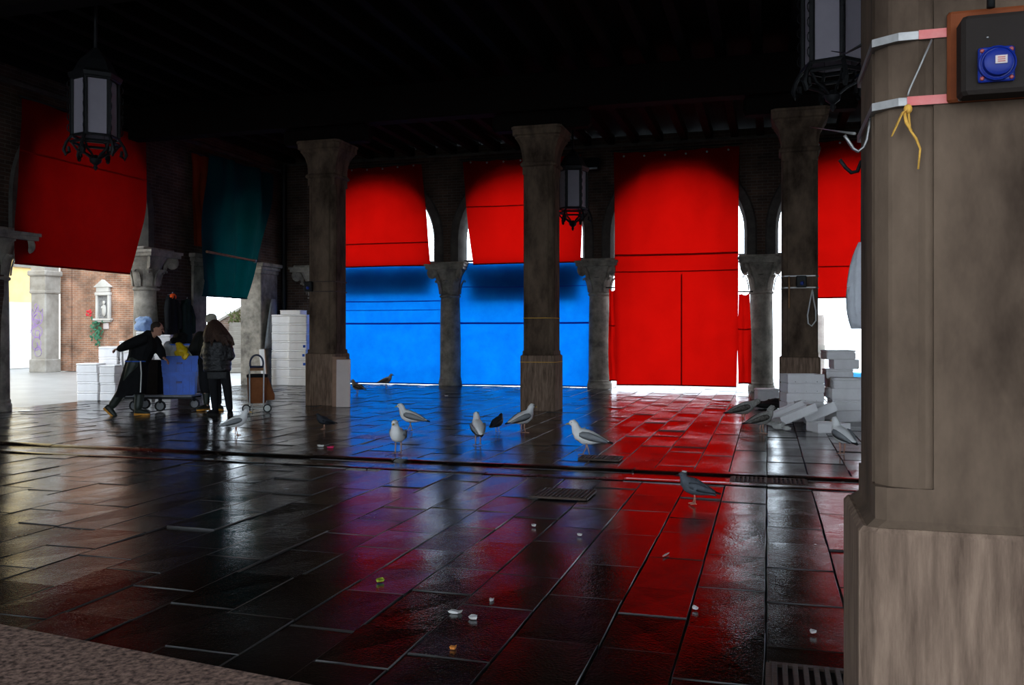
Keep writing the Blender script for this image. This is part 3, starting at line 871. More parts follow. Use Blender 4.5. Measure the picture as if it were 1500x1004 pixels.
YS = 27.5
xa = on_y(106, 0, YS).x
bl = empty('brick_house', (xa, YS, 0), 0, 'red brick house across the street with a small stone shrine', 'building')
MB().box((1.45, 1.0, 4.5), (2.9, 2.0, 9.0)).build('wall', 'brick_street', bl)
MB().box((1.5, 1.1, 9.1), (3.3, 2.5, 0.25)).build('roof', 'pale_stone', bl)
sh_p = on_y(153, 445, YS)
sr = empty('wall_shrine', (sh_p.x, YS, sh_p.z - 0.9), 0, 'small white stone wall shrine with pediment on the brick house', 'shrine')
s_ = YS * CY - sh_p.x * SY
k1 = s_ / F
MB().box((0, -0.09, 0.30), (k1 * 31, 0.18, k1 * 3), bev=0.02).box((0, -0.07, 0.24), (k1 * 27, 0.14, k1 * 3), bev=0.02).build('sill', 'shrine_stone', sr)
for sx in (-1, 1):
    MB().box((sx * k1 * 10.5, -0.06, 0.34 + k1 * 17), (k1 * 4, 0.12, k1 * 34), bev=0.015).build('jamb', 'shrine_stone', sr)
MB().box((0, -0.07, 0.34 + k1 * 36), (k1 * 27, 0.14, k1 * 4.5), bev=0.02).build('lintel', 'shrine_stone', sr)
pe = MB(); zz = 0.34 + k1 * 46
for q in range(1):
    pe.add([(-k1 * 15, -0.14, zz), (k1 * 15, -0.14, zz), (0, -0.14, zz + k1 * 11), (-k1 * 15, 0, zz), (k1 * 15, 0, zz), (0, 0, zz + k1 * 11)], [(0, 1, 2), (3, 5, 4), (0, 3, 4, 1), (1, 4, 5, 2), (2, 5, 3, 0)])
pe.box((0, -0.06, zz - k1 * 3.5), (k1 * 22, 0.1, k1 * 7))
pe.build('pediment', 'shrine_stone', sr)
MB().box((0, -0.005, 0.34 + k1 * 17), (k1 * 17, 0.04, k1 * 33)).build('niche', 'relief_grey', sr)
f_ = MB(); f_.ellip((k1 * 1, -0.05, 0.34 + k1 * 12), (k1 * 4, 0.04, k1 * 9)); f_.ellip((k1 * 1.5, -0.07, 0.34 + k1 * 23), (k1 * 2.4, 0.04, k1 * 3)); f_.ellip((-k1 * 1.5, -0.07, 0.34 + k1 * 16), (k1 * 2, 0.04, k1 * 2.4))
f_.build('relief_figure', 'shrine_stone', sr, smooth=True)
MB().box((k1 * 4, -0.03, 0.24 - k1 * 7), (k1 * 9, 0.05, k1 * 9), bev=0.01).build('plaque', 'label_white', sr)
iv = MB(); r5 = random.Random(3)
for i in range(60):
    c = Vector((r5.gauss(0, 0.12), r5.uniform(-0.12, 0), r5.uniform(-0.75, 0.15)))
    a = r5.uniform(0, 6.28); d1 = Vector((math.cos(a), -0.3, math.sin(a))) * 0.08; d2 = Vector((-math.sin(a), -0.2, math.cos(a))) * 0.045
    iv.add([c - d1, c + d2, c + d1, c - d2], [(0, 1, 2, 3)])
o = iv.build('ivy', 'leaf_green', None, (sh_p.x - k1 * 8, YS - 0.08, sh_p.z - k1 * 32)); tag(o, 'green ivy spray hanging below the wall shrine', 'plant')
fl = empty('flower_bunch', (sh_p.x - k1 * 21, YS - 0.1, sh_p.z + k1 * 0 - 0.45), 0, 'bunch of red flowers hung left of the wall shrine', 'flowers')
fm = MB()
for i in range(14):
    fm.ellip((r5.gauss(0, 0.09), r5.uniform(-0.08, 0), r5.gauss(0.1, 0.08)), (0.04, 0.04, 0.04), 6, 4)
fm.build('bloom', 'flower_red', fl, smooth=True); MB().tube([(0, -0.02, 0.05), (0.12, -0.02, -0.18)], 0.03, 6).build('stem', 'leaf_green', fl)
# return wall and graffiti pillar
pg = on_y(66, 546, YS - 0.6)
gp = empty('street_pillar', (pg.x, YS - 0.6, 0), 0, 'pale stone street pillar with purple graffiti in front of the brick house', 'pillar')
kk = (pg.y * CY - pg.x * SY) / F
gw = kk * 27
MB().box((0, 0, 0.22), (gw * 1.12, gw * 1.1, 0.5), bev=0.03).build('plinth', 'pale_stone', gp)
MB().box((0, 0, 1.6), (gw, gw, 2.7), bev=0.04).build('shaft', 'pale_stone', gp)
im = MB(); im.box((0, 0, 2.98), (gw * 1.1, gw * 1.1, 0.12), bev=0.03).box((0, 0, 3.3), (gw * 1.04, gw * 1.04, 0.6)).box((0, 0, 3.68), (gw * 1.25, gw * 1.25, 0.2), bev=0.04); im.build('capital', 'pale_stone', gp)
MB().box((0, 0, 5.2), (gw * 0.9, gw, 2.9)).build('upper_shaft', 'pale_stone', gp)
gr = MB()
yy = -gw / 2 - 0.003
def scrawl(pts, w_=0.014):
    gr.tube([(a, yy, b) for a, b in pts], w_, 4, flat=(1, 0.25))
r6 = random.Random(12)
def loopy(cx, cz, rx, rz_, a0, a1, n=16):
    return [(cx + rx * math.cos(a0 + (a1 - a0) * i / n), cz + rz_ * math.sin(a0 + (a1 - a0) * i / n)) for i in range(n + 1)]
lx = -gw * 0.02
for cz, rx, rz_ in ((2.0, 0.24, 0.26), (1.95, 0.13, 0.18), (1.5, 0.24, 0.22), (1.42, 0.11, 0.13), (1.05, 0.20, 0.24), (0.75, 0.16, 0.18), (2.42, 0.09, 0.11)):
    scrawl(loopy(lx + r6.uniform(-.05, .05), cz, rx, rz_, r6.uniform(0, 2), r6.uniform(6.5, 8)))
for i in range(9):
    a = (lx + r6.uniform(-.2, .2), r6.uniform(0.6, 2.1)); scrawl([a, (a[0] + r6.uniform(-.2, .2), a[1] + r6.uniform(.1, .3)), (a[0] + r6.uniform(-.3, .3), a[1] + r6.uniform(-.2, .3))])
scrawl([(lx - .26, 2.1), (lx - .24, 2.35), (lx - .13, 2.2), (lx, 2.42), (lx + .13, 2.2), (lx + .24, 2.35), (lx + .26, 2.08)])
gr.build('graffiti', 'graffiti', gp)
MB().box((-0.26, 0.4, 4.5), (0.5, 0.9, 9.0)).build('return_wall', 'brick_street', bl)
# yellow and white houses farther along the street
yh = empty('yellow_house', (-29.5, 13.0, 0), 0, 'tall pale yellow plastered house lining the bright street', 'building')
MB().box((-2.0, 0, 7), (4, 36, 14)).build('wall', 'plaster_yellow', yh)
MB().box((-2.0, 0, 14.15), (4.8, 36.8, 0.3)).build('roof', 'pale_stone', yh)
MB().box((0.02, 0, 1.35), (0.08, 36, 2.7)).build('dado', 'plaster_white', yh)
for fz in (1.6, 5.2, 8.8, 12.0):
    for wy in (-15, -11, -7, -3, 1, 5, 9, 13.4, 16.4):
        if fz < 2 and wy > 6: continue
        f = MB().box((0.03, wy, fz), (0.1, 1.3, 2.1)).build('window', 'pale_stone', yh); MB().box((0.08, wy, fz), (0.06, 1.0, 1.8)).build('shutter', 'shutter', f)
wh = empty('white_house', (-34.5, 38.0, 0), R(35), 'white plastered house at the end of the street beyond the yellow one', 'building')
MB().box((0, 0, 3.1), (3.2, 3, 6.2)).build('wall', 'plaster_white', wh); MB().box((0.2, -1.52, 3.0), (0.35, 0.06, 3.4)).build('window', 'shutter', wh)
# bridge steps with brick parapet seen under the teal curtain
ps = on_floor(346, 546)
st = empty('bridge_steps', (ps.x, ps.y, 0), R(31), 'pale stone bridge steps with sloping brick parapet behind the shoppers', 'steps')
for i in range(11):
    MB().box((0.9, 0.3 * i + 0.15, 0.085 + 0.17 * i), (2.6, 0.32, 0.17), bev=0.012).build('step', 'step_stone', st)
    MB().box((0.9, 0.3 * i + 0.25, 0.085 * i), (2.5, 0.3, 0.17 * i + 0.01)).build('riser_block', 'step_stone', st) if i else None
pp = MB()
z0p, z1p = 1.35, 3.1
pts = [(-0.9, 1.85), (2.3, 3.8), (2.3, 0.0), (-0.9, 0.0)]
A = [Vector((x_, 3.6, z_)) for x_, z_ in pts]; B = [Vector((x_, 3.95, z_)) for x_, z_ in pts]
pp.rings([A, B]); pp.build('parapet', 'brick_parapet', st)
cpst = MB(); A = [Vector((-0.95, 3.55, 1.83)), Vector((2.35, 3.55, 3.84)), Vector((2.35, 3.55, 3.95)), Vector((-0.95, 3.55, 1.94))]
B = [v + Vector((0, 0.45, 0)) for v in A]; cpst.rings([A, B]); cpst.build('coping', 'pale_stone', st)
sb = MB()
for i in range(70):
    c = Vector((r5.gauss(0, 0.22), r5.gauss(0, 0.12), abs(r5.gauss(0.2, 0.18))))
    a = r5.uniform(0, 6.28); d1 = Vector((math.cos(a), -0.3, abs(math.sin(a)))) * 0.1; d2 = Vector((-math.sin(a), -0.2, math.cos(a))) * 0.04
    sb.add([c - d1, c + d2, c + d1, c - d2], [(0, 1, 2, 3)])
mat('weed', (0.075, 0.085, 0.03), 0.8, 0.2, var=0.3, vscale=9)
o = sb.build('weed', 'weed', None, (ps.x - 3.1 * math.sin(R(31)) - 0.1, ps.y + 3.1 * math.cos(R(31)), 1.87)); tag(o, 'yellow green weeds growing on the bridge steps', 'plant')

# quay side: mooring pole, boat, railing seen past the right pillar
p = at_d(1201, 470, 27.5)
t = empty('mooring_pole', (p.x, p.y, -0.9), 0, 'pale wooden mooring pole on the bright quay', 'pole')
MB().lathe([(0.15, 0), (0.14, 2.8), (0.12, 2.9), (0.05, 2.95)], n=12).build('shaft', 'bollard_wood', t, smooth=True)
MB().lathe([(0.152, 1.7), (0.158, 1.72), (0.158, 1.95), (0.15, 1.97)], n=12).build('band', 'pale_stone', t, smooth=True)
p = at_d(1240, 520, 33)
bt = empty('moored_boat', (p.x + 1.2, p.y, -0.82), R(10), 'blue boat moored on the canal behind the foam boxes', 'boat')
hb = MB(); rr = []
for i in range(11):
    u = i / 10; xx = -3.0 + 6.0 * u; wv = 0.85 * math.sin(math.pi * (0.12 + 0.8 * u)) ** 0.6; zt_ = 0.75 + 0.35 * (2 * u - 1) ** 2
    rr.append([Vector((xx, -wv, zt_)), Vector((xx, -wv * 0.85, 0.3)), Vector((xx, -wv * .4, 0)), Vector((xx, wv * .4, 0)), Vector((xx, wv * .85, 0.3)), Vector((xx, wv, zt_)), Vector((xx, wv * .9, zt_ - .1)), Vector((xx, -wv * .9, zt_ - .1))])
hb.rings(rr); hb.build('hull', 'boat_blue', bt, smooth=True)
MB().box((0.3, 0, 1.15), (1.6, 1.1, 0.9), bev=0.1).build('cabin', 'plaster_white', bt)

# ------------------------------------------------------------------ lanterns
def lantern(loc, label, rz, zc=6.3):
    """six-sided wrought iron lantern with frosted panels; loc = bottom of glass"""
    t = empty('hanging_lantern', loc, rz, label, 'lantern', 'wrought iron lanterns under the roof')
    Rg, Hh = 0.285, 0.73
    for kq in range(6):
        a0 = kq * math.pi / 3; a1 = a0 + math.pi / 3
        P0 = Vector((Rg * math.cos(a0), Rg * math.sin(a0), 0)); P1 = Vector((Rg * math.cos(a1), Rg * math.sin(a1), 0))
        nrm = ((P0 + P1) / 2).normalized()
        i_ = nrm * -0.012
        g = MB(); g.rings([[P0 + i_, P1 + i_, P1 + i_ * 1.8, P0 + i_ * 1.8], [v + Vector((0, 0, Hh)) for v in (P0 + i_, P1 + i_, P1 + i_ * 1.8, P0 + i_ * 1.8)]])
        g.build('glass_panel', 'frosted_glass', t)
        MB().tube([P0 + Vector((0, 0, -0.03)), P0 + Vector((0, 0, Hh + 0.03))], 0.028, 6).build('post', 'iron', t)
    for zz in (-0.02, -0.10, Hh + 0.02):
        fr = MB()
        ring = [Vector((Rg * 1.06 * math.cos(kq * math.pi / 3), Rg * 1.06 * math.sin(kq * math.pi / 3), zz)) for kq in range(7)]
        for a, b in zip(ring, ring[1:]): fr.tube([a, b], 0.02, 6)
        fr.build('frame_ring', 'iron', t)
    # ornamental loops on the posts
    for kq in range(6):
        a = kq * math.pi / 3
        pts = []
        for j in range(5):
            z = 0.08 + j * 0.145
            pts += [(1.10 * Rg + 0.03 * math.cos(q), z + 0.05 * math.sin(q)) for q in [-math.pi / 2 + i * math.pi / 5 for i in range(11)]]
        MB().tube([(r * math.cos(a), r * math.sin(a), z) for r, z in pts], 0.007, 4).build('ornament', 'iron', t)
    # scrolls below
    for kq in range(6):
        a = kq * math.pi / 3
        pts = [(Rg * 1.05, -0.03), (Rg * 1.25, -0.12), (Rg * 1.35, -0.22), (Rg * 1.25, -0.28), (Rg * 1.12, -0.24), (Rg * 1.14, -0.17)]
        m_ = MB().tube([(r * math.cos(a), r * math.sin(a), z) for r, z in pts], [0.02, 0.022, 0.026, 0.03, 0.026, 0.02], 6)
        pts2 = [(Rg * 1.05, -0.10), (Rg * 0.8, -0.20), (Rg * 0.45, -0.24), (0.05, -0.30)]
        m_.tube([(r * math.cos(a), r * math.sin(a), z) for r, z in pts2], 0.016, 6)
        m_.build('scroll', 'iron', t, smooth=True)
    MB().lathe([(0.01, -0.46), (0.03, -0.42), (0.02, -0.39), (0.07, -0.35), (0.08, -0.31), (0.05, -0.27), (0.02, -0.25)], n=12).build('finial', 'iron', t, smooth=True)
    cr = MB(); cr.lathe([(Rg * 1.15, Hh + 0.03), (Rg * 1.2, Hh + 0.08), (Rg * 0.95, Hh + 0.13), (Rg * 0.7, Hh + 0.28), (Rg * 0.3, Hh + 0.40), (0.04, Hh + 0.46)], n=6)
    cr.build('crown', 'iron', t)
    MB().tube([(0, 0, Hh + 0.4), (0, 0, zc - loc[2])], 0.022, 8).build('hanger', 'iron', t)
    return t


p = at_d(140, 200, 11.9); lantern((p.x, p.y, p.z), 'frosted iron lantern hanging before the wide red curtain at left', R(46))
p = at_d(839, 305, 17.9); lantern((p.x, p.y, p.z), 'small distant frosted iron lantern beside the middle pillar', R(16))
p = at_d(1220, 95, 8.7); lantern((p.x, p.y, p.z), 'frosted iron lantern at the top beside the nearest pillar', R(44))

# flood lights
def flood(loc, rz, label, s=1.0):
    t = empty('floodlight', loc, rz, label, 'floodlight')
    MB().box((0, 0, 0), (0.34 * s, 0.14 * s, 0.26 * s), bev=0.02, M=Matrix.Rotation(R(-22), 4, 'X')).build('housing', 'iron', t)
    MB().box((0, -0.075 * s, -0.03 * s), (0.28 * s, 0.02, 0.2 * s), M=Matrix.Rotation(R(-22), 4, 'X')).build('lens', 'lamp_glass', t)
    MB().tube([(0, 0.05, 0.02), (0, 0.2, 0.05)], 0.02, 6).build('bracket', 'iron', t)
p = on_x(24, 85, XL + 0.50); flood((p.x, p.y, p.z), R(80), 'small floodlight fixed high on the left brick wall', 1.1)
p = on_y(867, 241, YB - 0.5); flood((p.x, p.y, p.z), 0, 'small floodlight fixed above the stone column', 1.2)

# ------------------------------------------------------------------ foam boxes
def foam_mesh(w_, d_, h_, lid=True):
    mb = MB()
    mb.box((0, 0, h_ * 0.42), (w_ * 0.97, d_ * 0.97, h_ * 0.84), bev=0.02)
    return mb


FOAM = {}
def foam_box(loc, dims, rz, label, grp, lid=True, tilt=None, holes=False, prints=False):
    w_, d_, h_ = dims
    key = (dims, lid, holes)
    t = empty('foam_box', loc, rz, label, 'box', grp)
    if tilt: t.rotation_euler = tilt
    if key not in FOAM:
        b = MB()
        if lid:
            b.box((0, 0, h_ * 0.39), (w_ * 0.98, d_ * 0.98, h_ * 0.78), bev=0.015)
            l = MB().box((0, 0, h_ * 0.89), (w_, d_, h_ * 0.2), bev=0.015).box((0, 0, h_ * 0.985), (w_ * 0.86, d_ * 0.8, h_ * 0.03), bev=0.004)
        else:
            wl = 0.028
            ox, oy = w_ / 2, d_ / 2
            def sq(a, b_, z): return [Vector((-a, -b_, z)), Vector((a, -b_, z)), Vector((a, b_, z)), Vector((-a, b_, z))]
            b.rings([sq(ox * .95, oy * .95, 0), sq(ox, oy, h_ * .15), sq(ox, oy, h_), sq(ox - wl, oy - wl, h_), sq(ox - wl * 1.3, oy - wl * 1.3, 0.03)])
            l = None
        hm = None
        if holes:
            hm = MB()
            hm.lathe([(0.009, 0), (0.009, 0.004)], n=8)
            hm.v = [(a, -c, b2) for a, b2, c in hm.v]
            hm = hm.mesh('drain_hole', 'foam_dark')
        FOAM[key] = (b.mesh('body', 'foam'), l.mesh('lid', 'foam') if l else None, hm)
    bm_, lm_, hm_ = FOAM[key]
    o = bpy.data.objects.new('body', bm_); COL.objects.link(o); o.parent = t
    if lm_:
        o = bpy.data.objects.new('lid', lm_); COL.objects.link(o); o.parent = t
    if hm_:
        for u in (-0.3, 0, 0.3):
            o = bpy.data.objects.new('drain_hole', hm_); COL.objects.link(o); o.parent = t; o.location = (u * w_, -d_ * 0.49, h_ * 0.22)
    if prints:
        MB().box((w_ * 0.36, -d_ * 0.492, h_ * 0.42), (0.07, 0.004, 0.07)).build('print', 'print_blue', t)
    return t


# stack in the far left corner
G = 'foam boxes stacked in the far left corner'
base = on_y(429, 560, 21.85)
for c, (dx, dy, n) in enumerate(((-0.29, 0.0, 8), (0.27, -0.06, 8))):
    for i in range(n):
        lab = 'white foam box, %s from floor in %s column of corner stack' % (ORD[i] if i else 'first', ('left', 'right')[c])
        foam_box((base.x + dx + rng.uniform(-.012, .012), base.y + dy + rng.uniform(-.01, .01), i * 0.245), (0.54, 0.40, 0.243), R(6 + rng.uniform(-1.5, 1.5)), lab, G, holes=False, prints=(c == 1 and i in (2, 3, 4)))
foam_box((base.x + 0.02, base.y, 8 * 0.245), (0.62, 0.42, 0.12), R(4), 'white foam lid box lying on top of the corner stack', G)
# blue sack behind left pillar
o = remeshed(MB().ellip((0, 0, 0), (0.22, 0.16, 0.26)).ellip((0.02, 0, 0.2), (0.1, 0.08, 0.12)), 'blue_sack', 'plastic_bluish', 0.03, None, 4, (base.x + 0.52, base.y - 0.2, 1.72))
bpy.data.objects.remove(o)

# pile in the left arch
G = 'foam boxes piled in the left arch'
b0 = on_floor(131, 587); ex = Vector((CY, SY, 0)); ey = Vector((-SY, CY, 0))
pile = [(0.0, -0.1, 4, 0.20, 0.46), (0.22, 0.38, 5, 0.23, 0.42), (0.63, 0.42, 6, 0.212, 0.36), (1.01, 0.42, 6, 0.247, 0.36), (0.43, -0.1, 4, 0.19, 0.34), (1.40, 0.42, 6, 0.235, 0.36)]
nmz = ['in leftmost front column', 'in left rear column', 'in middle rear column', 'in tallest rear column', 'in narrow front column', 'in rightmost rear column']
for c, (ux, uy, n, hh, ww) in enumerate(pile):
    for i in range(n):
        pos = b0 + ex * (ux + rng.uniform(-.015, .015)) + ey * (uy + 0.2)
        foam_box((pos.x, pos.y, 0.0 + i * hh), (ww, 0.42, hh), YAW + R(rng.uniform(-1, 1)), 'white foam box %s of left arch pile, %s from ground' % (nmz[c], ORD[i] if i else 'first'), G, lid=True)
topc = b0 + ex * 0.98 + ey * 0.6

# pile at the right pillar
G = 'foam boxes piled by the right pillar'
def rb(px, py, d=None): return on_floor(px, py)
k_ = 15.0 / F
q0 = cw(14.55, (1174 - 750) / F * 14.55)
for i in range(5):
    foam_box((q0.x + rng.uniform(-.01, .01), q0.y, i * 0.155), (0.60, 0.40, 0.153), YAW + R(rng.uniform(-2, 2)) + R(0), 'white foam box with drain holes, %s in neat stack before dark pillar' % (ORD[i]), G, lid=False, holes=True)
q1 = on_y(1119, 588, 17.2)
MB_ = on_floor(1123, 588)
foam_box((MB_.x, MB_.y + 0.2, 0.0), (0.46, 0.36, 0.26), YAW - R(3), 'single white foam box with lid at the foot of the stone column', G)
q2 = cw(15.4, (1231 - 750) / F * 15.4)
hs = [0.16] * 7
for i in range(7):
    foam_box((q2.x + (0.04 if i % 2 else -0.03) + rng.uniform(-.02, .02), q2.y + rng.uniform(-.03, .03), i * 0.165), ((0.50, 0.46, 0.42)[i % 3], 0.38, 0.163), YAW + R(rng.uniform(-9, 9)), 'white foam box, %s in the tall uneven stack right of the dark pillar' % ORD[i], G, lid=(i % 2 == 0))
q3 = cw(14.5, (1240 - 750) / F * 14.5)
for i in range(4):
    foam_box((q3.x + rng.uniform(-.03, .03), q3.y + rng.uniform(-.03, .03), i * 0.18), (0.52, 0.38, 0.178), YAW + R(rng.uniform(-10, 10)), 'white foam box, %s in the low stack half hidden by the nearest pillar' % ORD[i], G, lid=(i % 2 == 1))
def leanbox(px, py, d, dims, tx, ty, tz, label, lid=False):
    pnt = at_d(px, py, d)
    foam_box((pnt.x, pnt.y, dims[0] / 2 * abs(math.sin(ty)) + dims[1] / 2 * abs(math.sin(tx)) + 0.005), dims, 0, label, G, lid=lid, tilt=(tx, ty, tz + YAW))
leanbox(1152, 618, 13.95, (0.56, 0.36, 0.13), R(-8), R(-24), R(4), 'white foam box leaning on the neat stack, upper of two slanting boxes')
leanbox(1168, 630, 13.45, (0.58, 0.36, 0.13), R(-8), R(-22), R(2), 'white foam box leaning lowest at the front, lower of two slanting boxes')
leanbox(1203, 624, 13.75, (0.5, 0.34, 0.15), R(-6), R(-26), R(-8), 'white foam box tilted against the uneven stack, end toward the gull')
p = on_floor(1213, 633); foam_box((p.x, p.y, 0), (0.5, 0.36, 0.14), YAW + R(8), 'white foam tray lying flat on the floor before the pile', G, lid=False)
p = on_floor(1140, 617); foam_box((p.x, p.y, 0), (0.4, 0.3, 0.10), YAW + R(-12), 'white foam tray under the slanting boxes', G, lid=False)
# black rubbish bag below single box
rr_ = on_floor(1128, 598)
o = remeshed(MB().ellip((0, 0, 0.06), (0.34, 0.2, 0.07)).ellip((0.1, 0.05, 0.1), (0.2, 0.15, 0.08)), 'rubbish_bag', 'rubber', 0.02, None, 3, (rr_.x, rr_.y - 0.1, 0.01))
crumple(o, 0.03, 9); tag(o, 'flat black rubbish bag on the floor below the single foam box', 'bag')
# crumpled paper by the gulls
for px_, py_, s in ((1142, 629, 0.10), (1130, 624, 0.07), (1152, 631, 0.06)):
    p = on_floor(px_, py_)
    mb = MB(); mb.ellip((0, 0, s * 0.5), (s, s * 0.8, s * 0.55), 10, 7)
    rj = random.Random(int(px_)); mb.v = [(a + rj.uniform(-.2, .2) * s, b + rj.uniform(-.2, .2) * s, max(0, c + rj.uniform(-.15, .15) * s)) for a, b, c in mb.v]
    o = mb.build('crumpled_paper', 'litter_white', None, (p.x, p.y, 0.002))
    tag(o, {1142: 'largest crumpled white paper beside the speckled gull', 1130: 'small crumpled white paper touching the foam boxes', 1152: 'rightmost crumpled white paper before the foam trays'}[px_], 'paper')

# white sheet hanging near the nearest pillar
p = at_d(1262, 420, 7.0)
t = empty('white_sheet', (p.x, p.y, at_d(1262, 482, 7.0).z), YAW, 'white plastic sheet bundle bulging from behind the nearest pillar', 'sheet')
H_ = (482 - 355) * 7.0 / F
rr = []
for i in range(13):
    v = i / 12
    rd = 0.13 * math.sin(math.pi * min(1, 0.16 + 0.8 * v)) ** 0.7 * (1.0 - 0.25 * v)
    rr.append([Vector((rd * math.cos(2 * math.pi * j / 24) * (1 + 0.12 * math.sin(j * 2.0 + v * 3)), rd * 0.7 * math.sin(2 * math.pi * j / 24) * (1 + 0.12 * math.sin(j * 1.7)), v * H_)) for j in range(24)])
MB().rings(rr).build('sheet', 'plastic_white', t, smooth='all')
MB().tube([(0.0, 0, H_ * 0.98), (0.02, 0, 6.35 - t.location.z)], 0.008, 6).build('cord', 'cable_black', t)

# ------------------------------------------------------------------ leaning panels on the left pillar
p = on_floor(500, 589)
for i, (px_, w_, h_, m_, lab, off) in enumerate(((503, 0.27, 0.93, 'panel_pink', 'pale pink white panel leaning on the left pillar, nearest of the boards', 0.0), (496, 0.27, 0.97, 'panel_brown', 'brown edged board standing behind the pale panel at the left pillar', 0.10))):
    pt = cw(17.22 + off * 0.7, (px_ - 750) / F * 17.22)
    t = empty('leaning_panel', (pt.x, pt.y, 0), YAW, lab, 'panel')
    Mx = Matrix.Rotation(R(-2.5), 4, 'X')
    MB().box((0, 0, h_ / 2), (w_, 0.05, h_), bev=0.008, M=Matrix.Rotation(R(-2.0), 4, 'X')).build('board', m_, t)
    MB().box((0, 0, h_ + 0.005), (w_ * 1.02, 0.055, 0.015), bev=0.003).build('edge_strip', 'panel_brown', t)
# grey sack and white board in the corner
p = on_x(402, 480, XL + 0.55)
mb = MB(); rr = []
for i in range(11):
    v = i / 10; hw = 0.10 + 0.20 * (1 - v) ** 0.7; 
    rr.append([Vector((0.06 * math.cos(2 * math.pi * j / 18) * (1.4 - v), hw * math.sin(2 * math.pi * j / 18) * (1 + 0.1 * math.sin(3 * j)) + 0.12 * v, v * 1.35 + (0.06 * math.sin(j * 1.3) if i == 0 else 0))) for j in range(18)])
mb.rings(rr)
o = mb.build('hanging_sack', 'grey_plastic', None, (p.x - 0.1, p.y, 1.05), smooth='all'); tag(o, 'grey cloth sack hanging on the wall left of the corner stack', 'sack')
p = on_floor(399, 562)
t = empty('white_board', (-13.32, 21.35, 0), R(20), 'narrow white board propped left of the corner foam stack', 'board')
MB().box((0, 0, 0.5), (0.16, 0.04, 1.0), bev=0.006, M=Matrix.Rotation(R(-4), 4, 'Y')).build('board', 'foam', t)
MB().box((0.07, 0, 0.5), (0.03, 0.045, 1.01), bev=0.004, M=Matrix.Rotation(R(-4), 4, 'Y')).build('edge', 'panel_brown', t)

# ------------------------------------------------------------------ coats on the left pier
def coat(yc, zt_, ln, wd, mname, label, orange=False):
    t = empty('hanging_coat', (XL + 0.46, yc, zt_ - ln), 0, label, 'coat', 'coats hung on the brick pier')
    rr = []
    for i in range(15):
        v = i / 14
        hw = wd * (0.5 - 0.32 * max(0, (v - 0.72) / 0.28) ** 1.5) * (1 - 0.12 * v)
        rr.append([Vector((0.10 * math.cos(2 * math.pi * j / 26) * (1 + 0.25 * math.sin(3 * j + v * 2)), hw * math.sin(2 * math.pi * j / 26) + 0.02 * math.sin(5 * v), v * ln + (0.03 * math.sin(j * 1.1) if i == 0 else 0))) for j in range(26)])
    MB().rings(rr).build('body', mname, t, smooth='all')
    for sgn in (-1, 1):
        MB().tube([(0.03, sgn * wd * 0.33, ln * 0.86), (0.06, sgn * wd * 0.5, ln * 0.62), (0.08, sgn * wd * 0.47, ln * 0.30)], [0.06, 0.065, 0.055], 10, rounded=True).build('sleeve', mname, t, smooth='all')
    MB().ellip((0.05, 0, ln * 0.97), (0.07, 0.10, 0.08)).build('hood', 'coat_orange' if orange else mname, t, smooth='all')
    MB().tube([(-0.1, 0, ln + 0.02), (0.02, 0, ln + 0.03), (0.04, 0, ln + 0.08)], 0.01, 6).build('hook', 'steel', t)
    return t
yc1, yc2 = on_x(254, 0, XL + 0.46).y, on_x(270, 0, XL + 0.46).y
coat(yc1 - 0.08, 2.32, 1.05, 0.42, 'black_cloth', 'black coat with orange hood hanging on the brick pier', True)
coat(yc2 + 0.06, 2.22, 1.05, 0.38, 'coat_green', 'dark green coat hanging beside the orange hooded one')

# ------------------------------------------------------------------ people
def capsules(mb, chains, n=12):
    for pts, rad, *rest_ in chains:
        mb.tube(pts, rad, n, flat=(rest_[0] if rest_ else None), rounded=True)
    return mb


def hand(mb, wrist, dirv, palmn, s=1.0, curl=0.6, thumb=1):
    """palm, four bent fingers of unequal length and a thumb from the side of the palm"""
    d = Vector(dirv).normalized(); nrm = Vector(palmn); nrm = (nrm - d * nrm.dot(d)).normalized(); sd = d.cross(nrm)
    W = Vector(wrist)
    for o_ in (-0.022, 0, 0.022):
        mb.tube([W + sd * o_ * 0.6 * s, W + d * 0.085 * s + sd * o_ * s], [0.019 * s, 0.016 * s], 8, rounded=True)
    for o_, ln in ((-0.030, 0.062), (-0.010, 0.076), (0.010, 0.080), (0.030, 0.070)):
        b = W + d * 0.085 * s + sd * o_ * s
        p1_ = b + (d * math.cos(curl * .6) + nrm * math.sin(curl * .6)) * ln * 0.45 * s
        p2_ = p1_ + (d * math.cos(curl * 1.5) + nrm * math.sin(curl * 1.5)) * ln * 0.33 * s
        p3_ = p2_ + (d * math.cos(curl * 2.2) + nrm * math.sin(curl * 2.2)) * ln * 0.27 * s
        mb.tube([b, p1_, p2_, p3_], [0.0095 * s, 0.009 * s, 0.008 * s, 0.007 * s], 7, rounded=True)
    b = W + d * 0.03 * s + sd * thumb * 0.03 * s
    mb.tube([b, b + (d * 0.7 + sd * thumb * 0.7) * 0.035 * s, b + (d * 0.7 + sd * thumb * 0.7) * 0.035 * s + (d + nrm * 0.5) * 0.028 * s], [0.012 * s, 0.010 * s, 0.008 * s], 7, rounded=True)


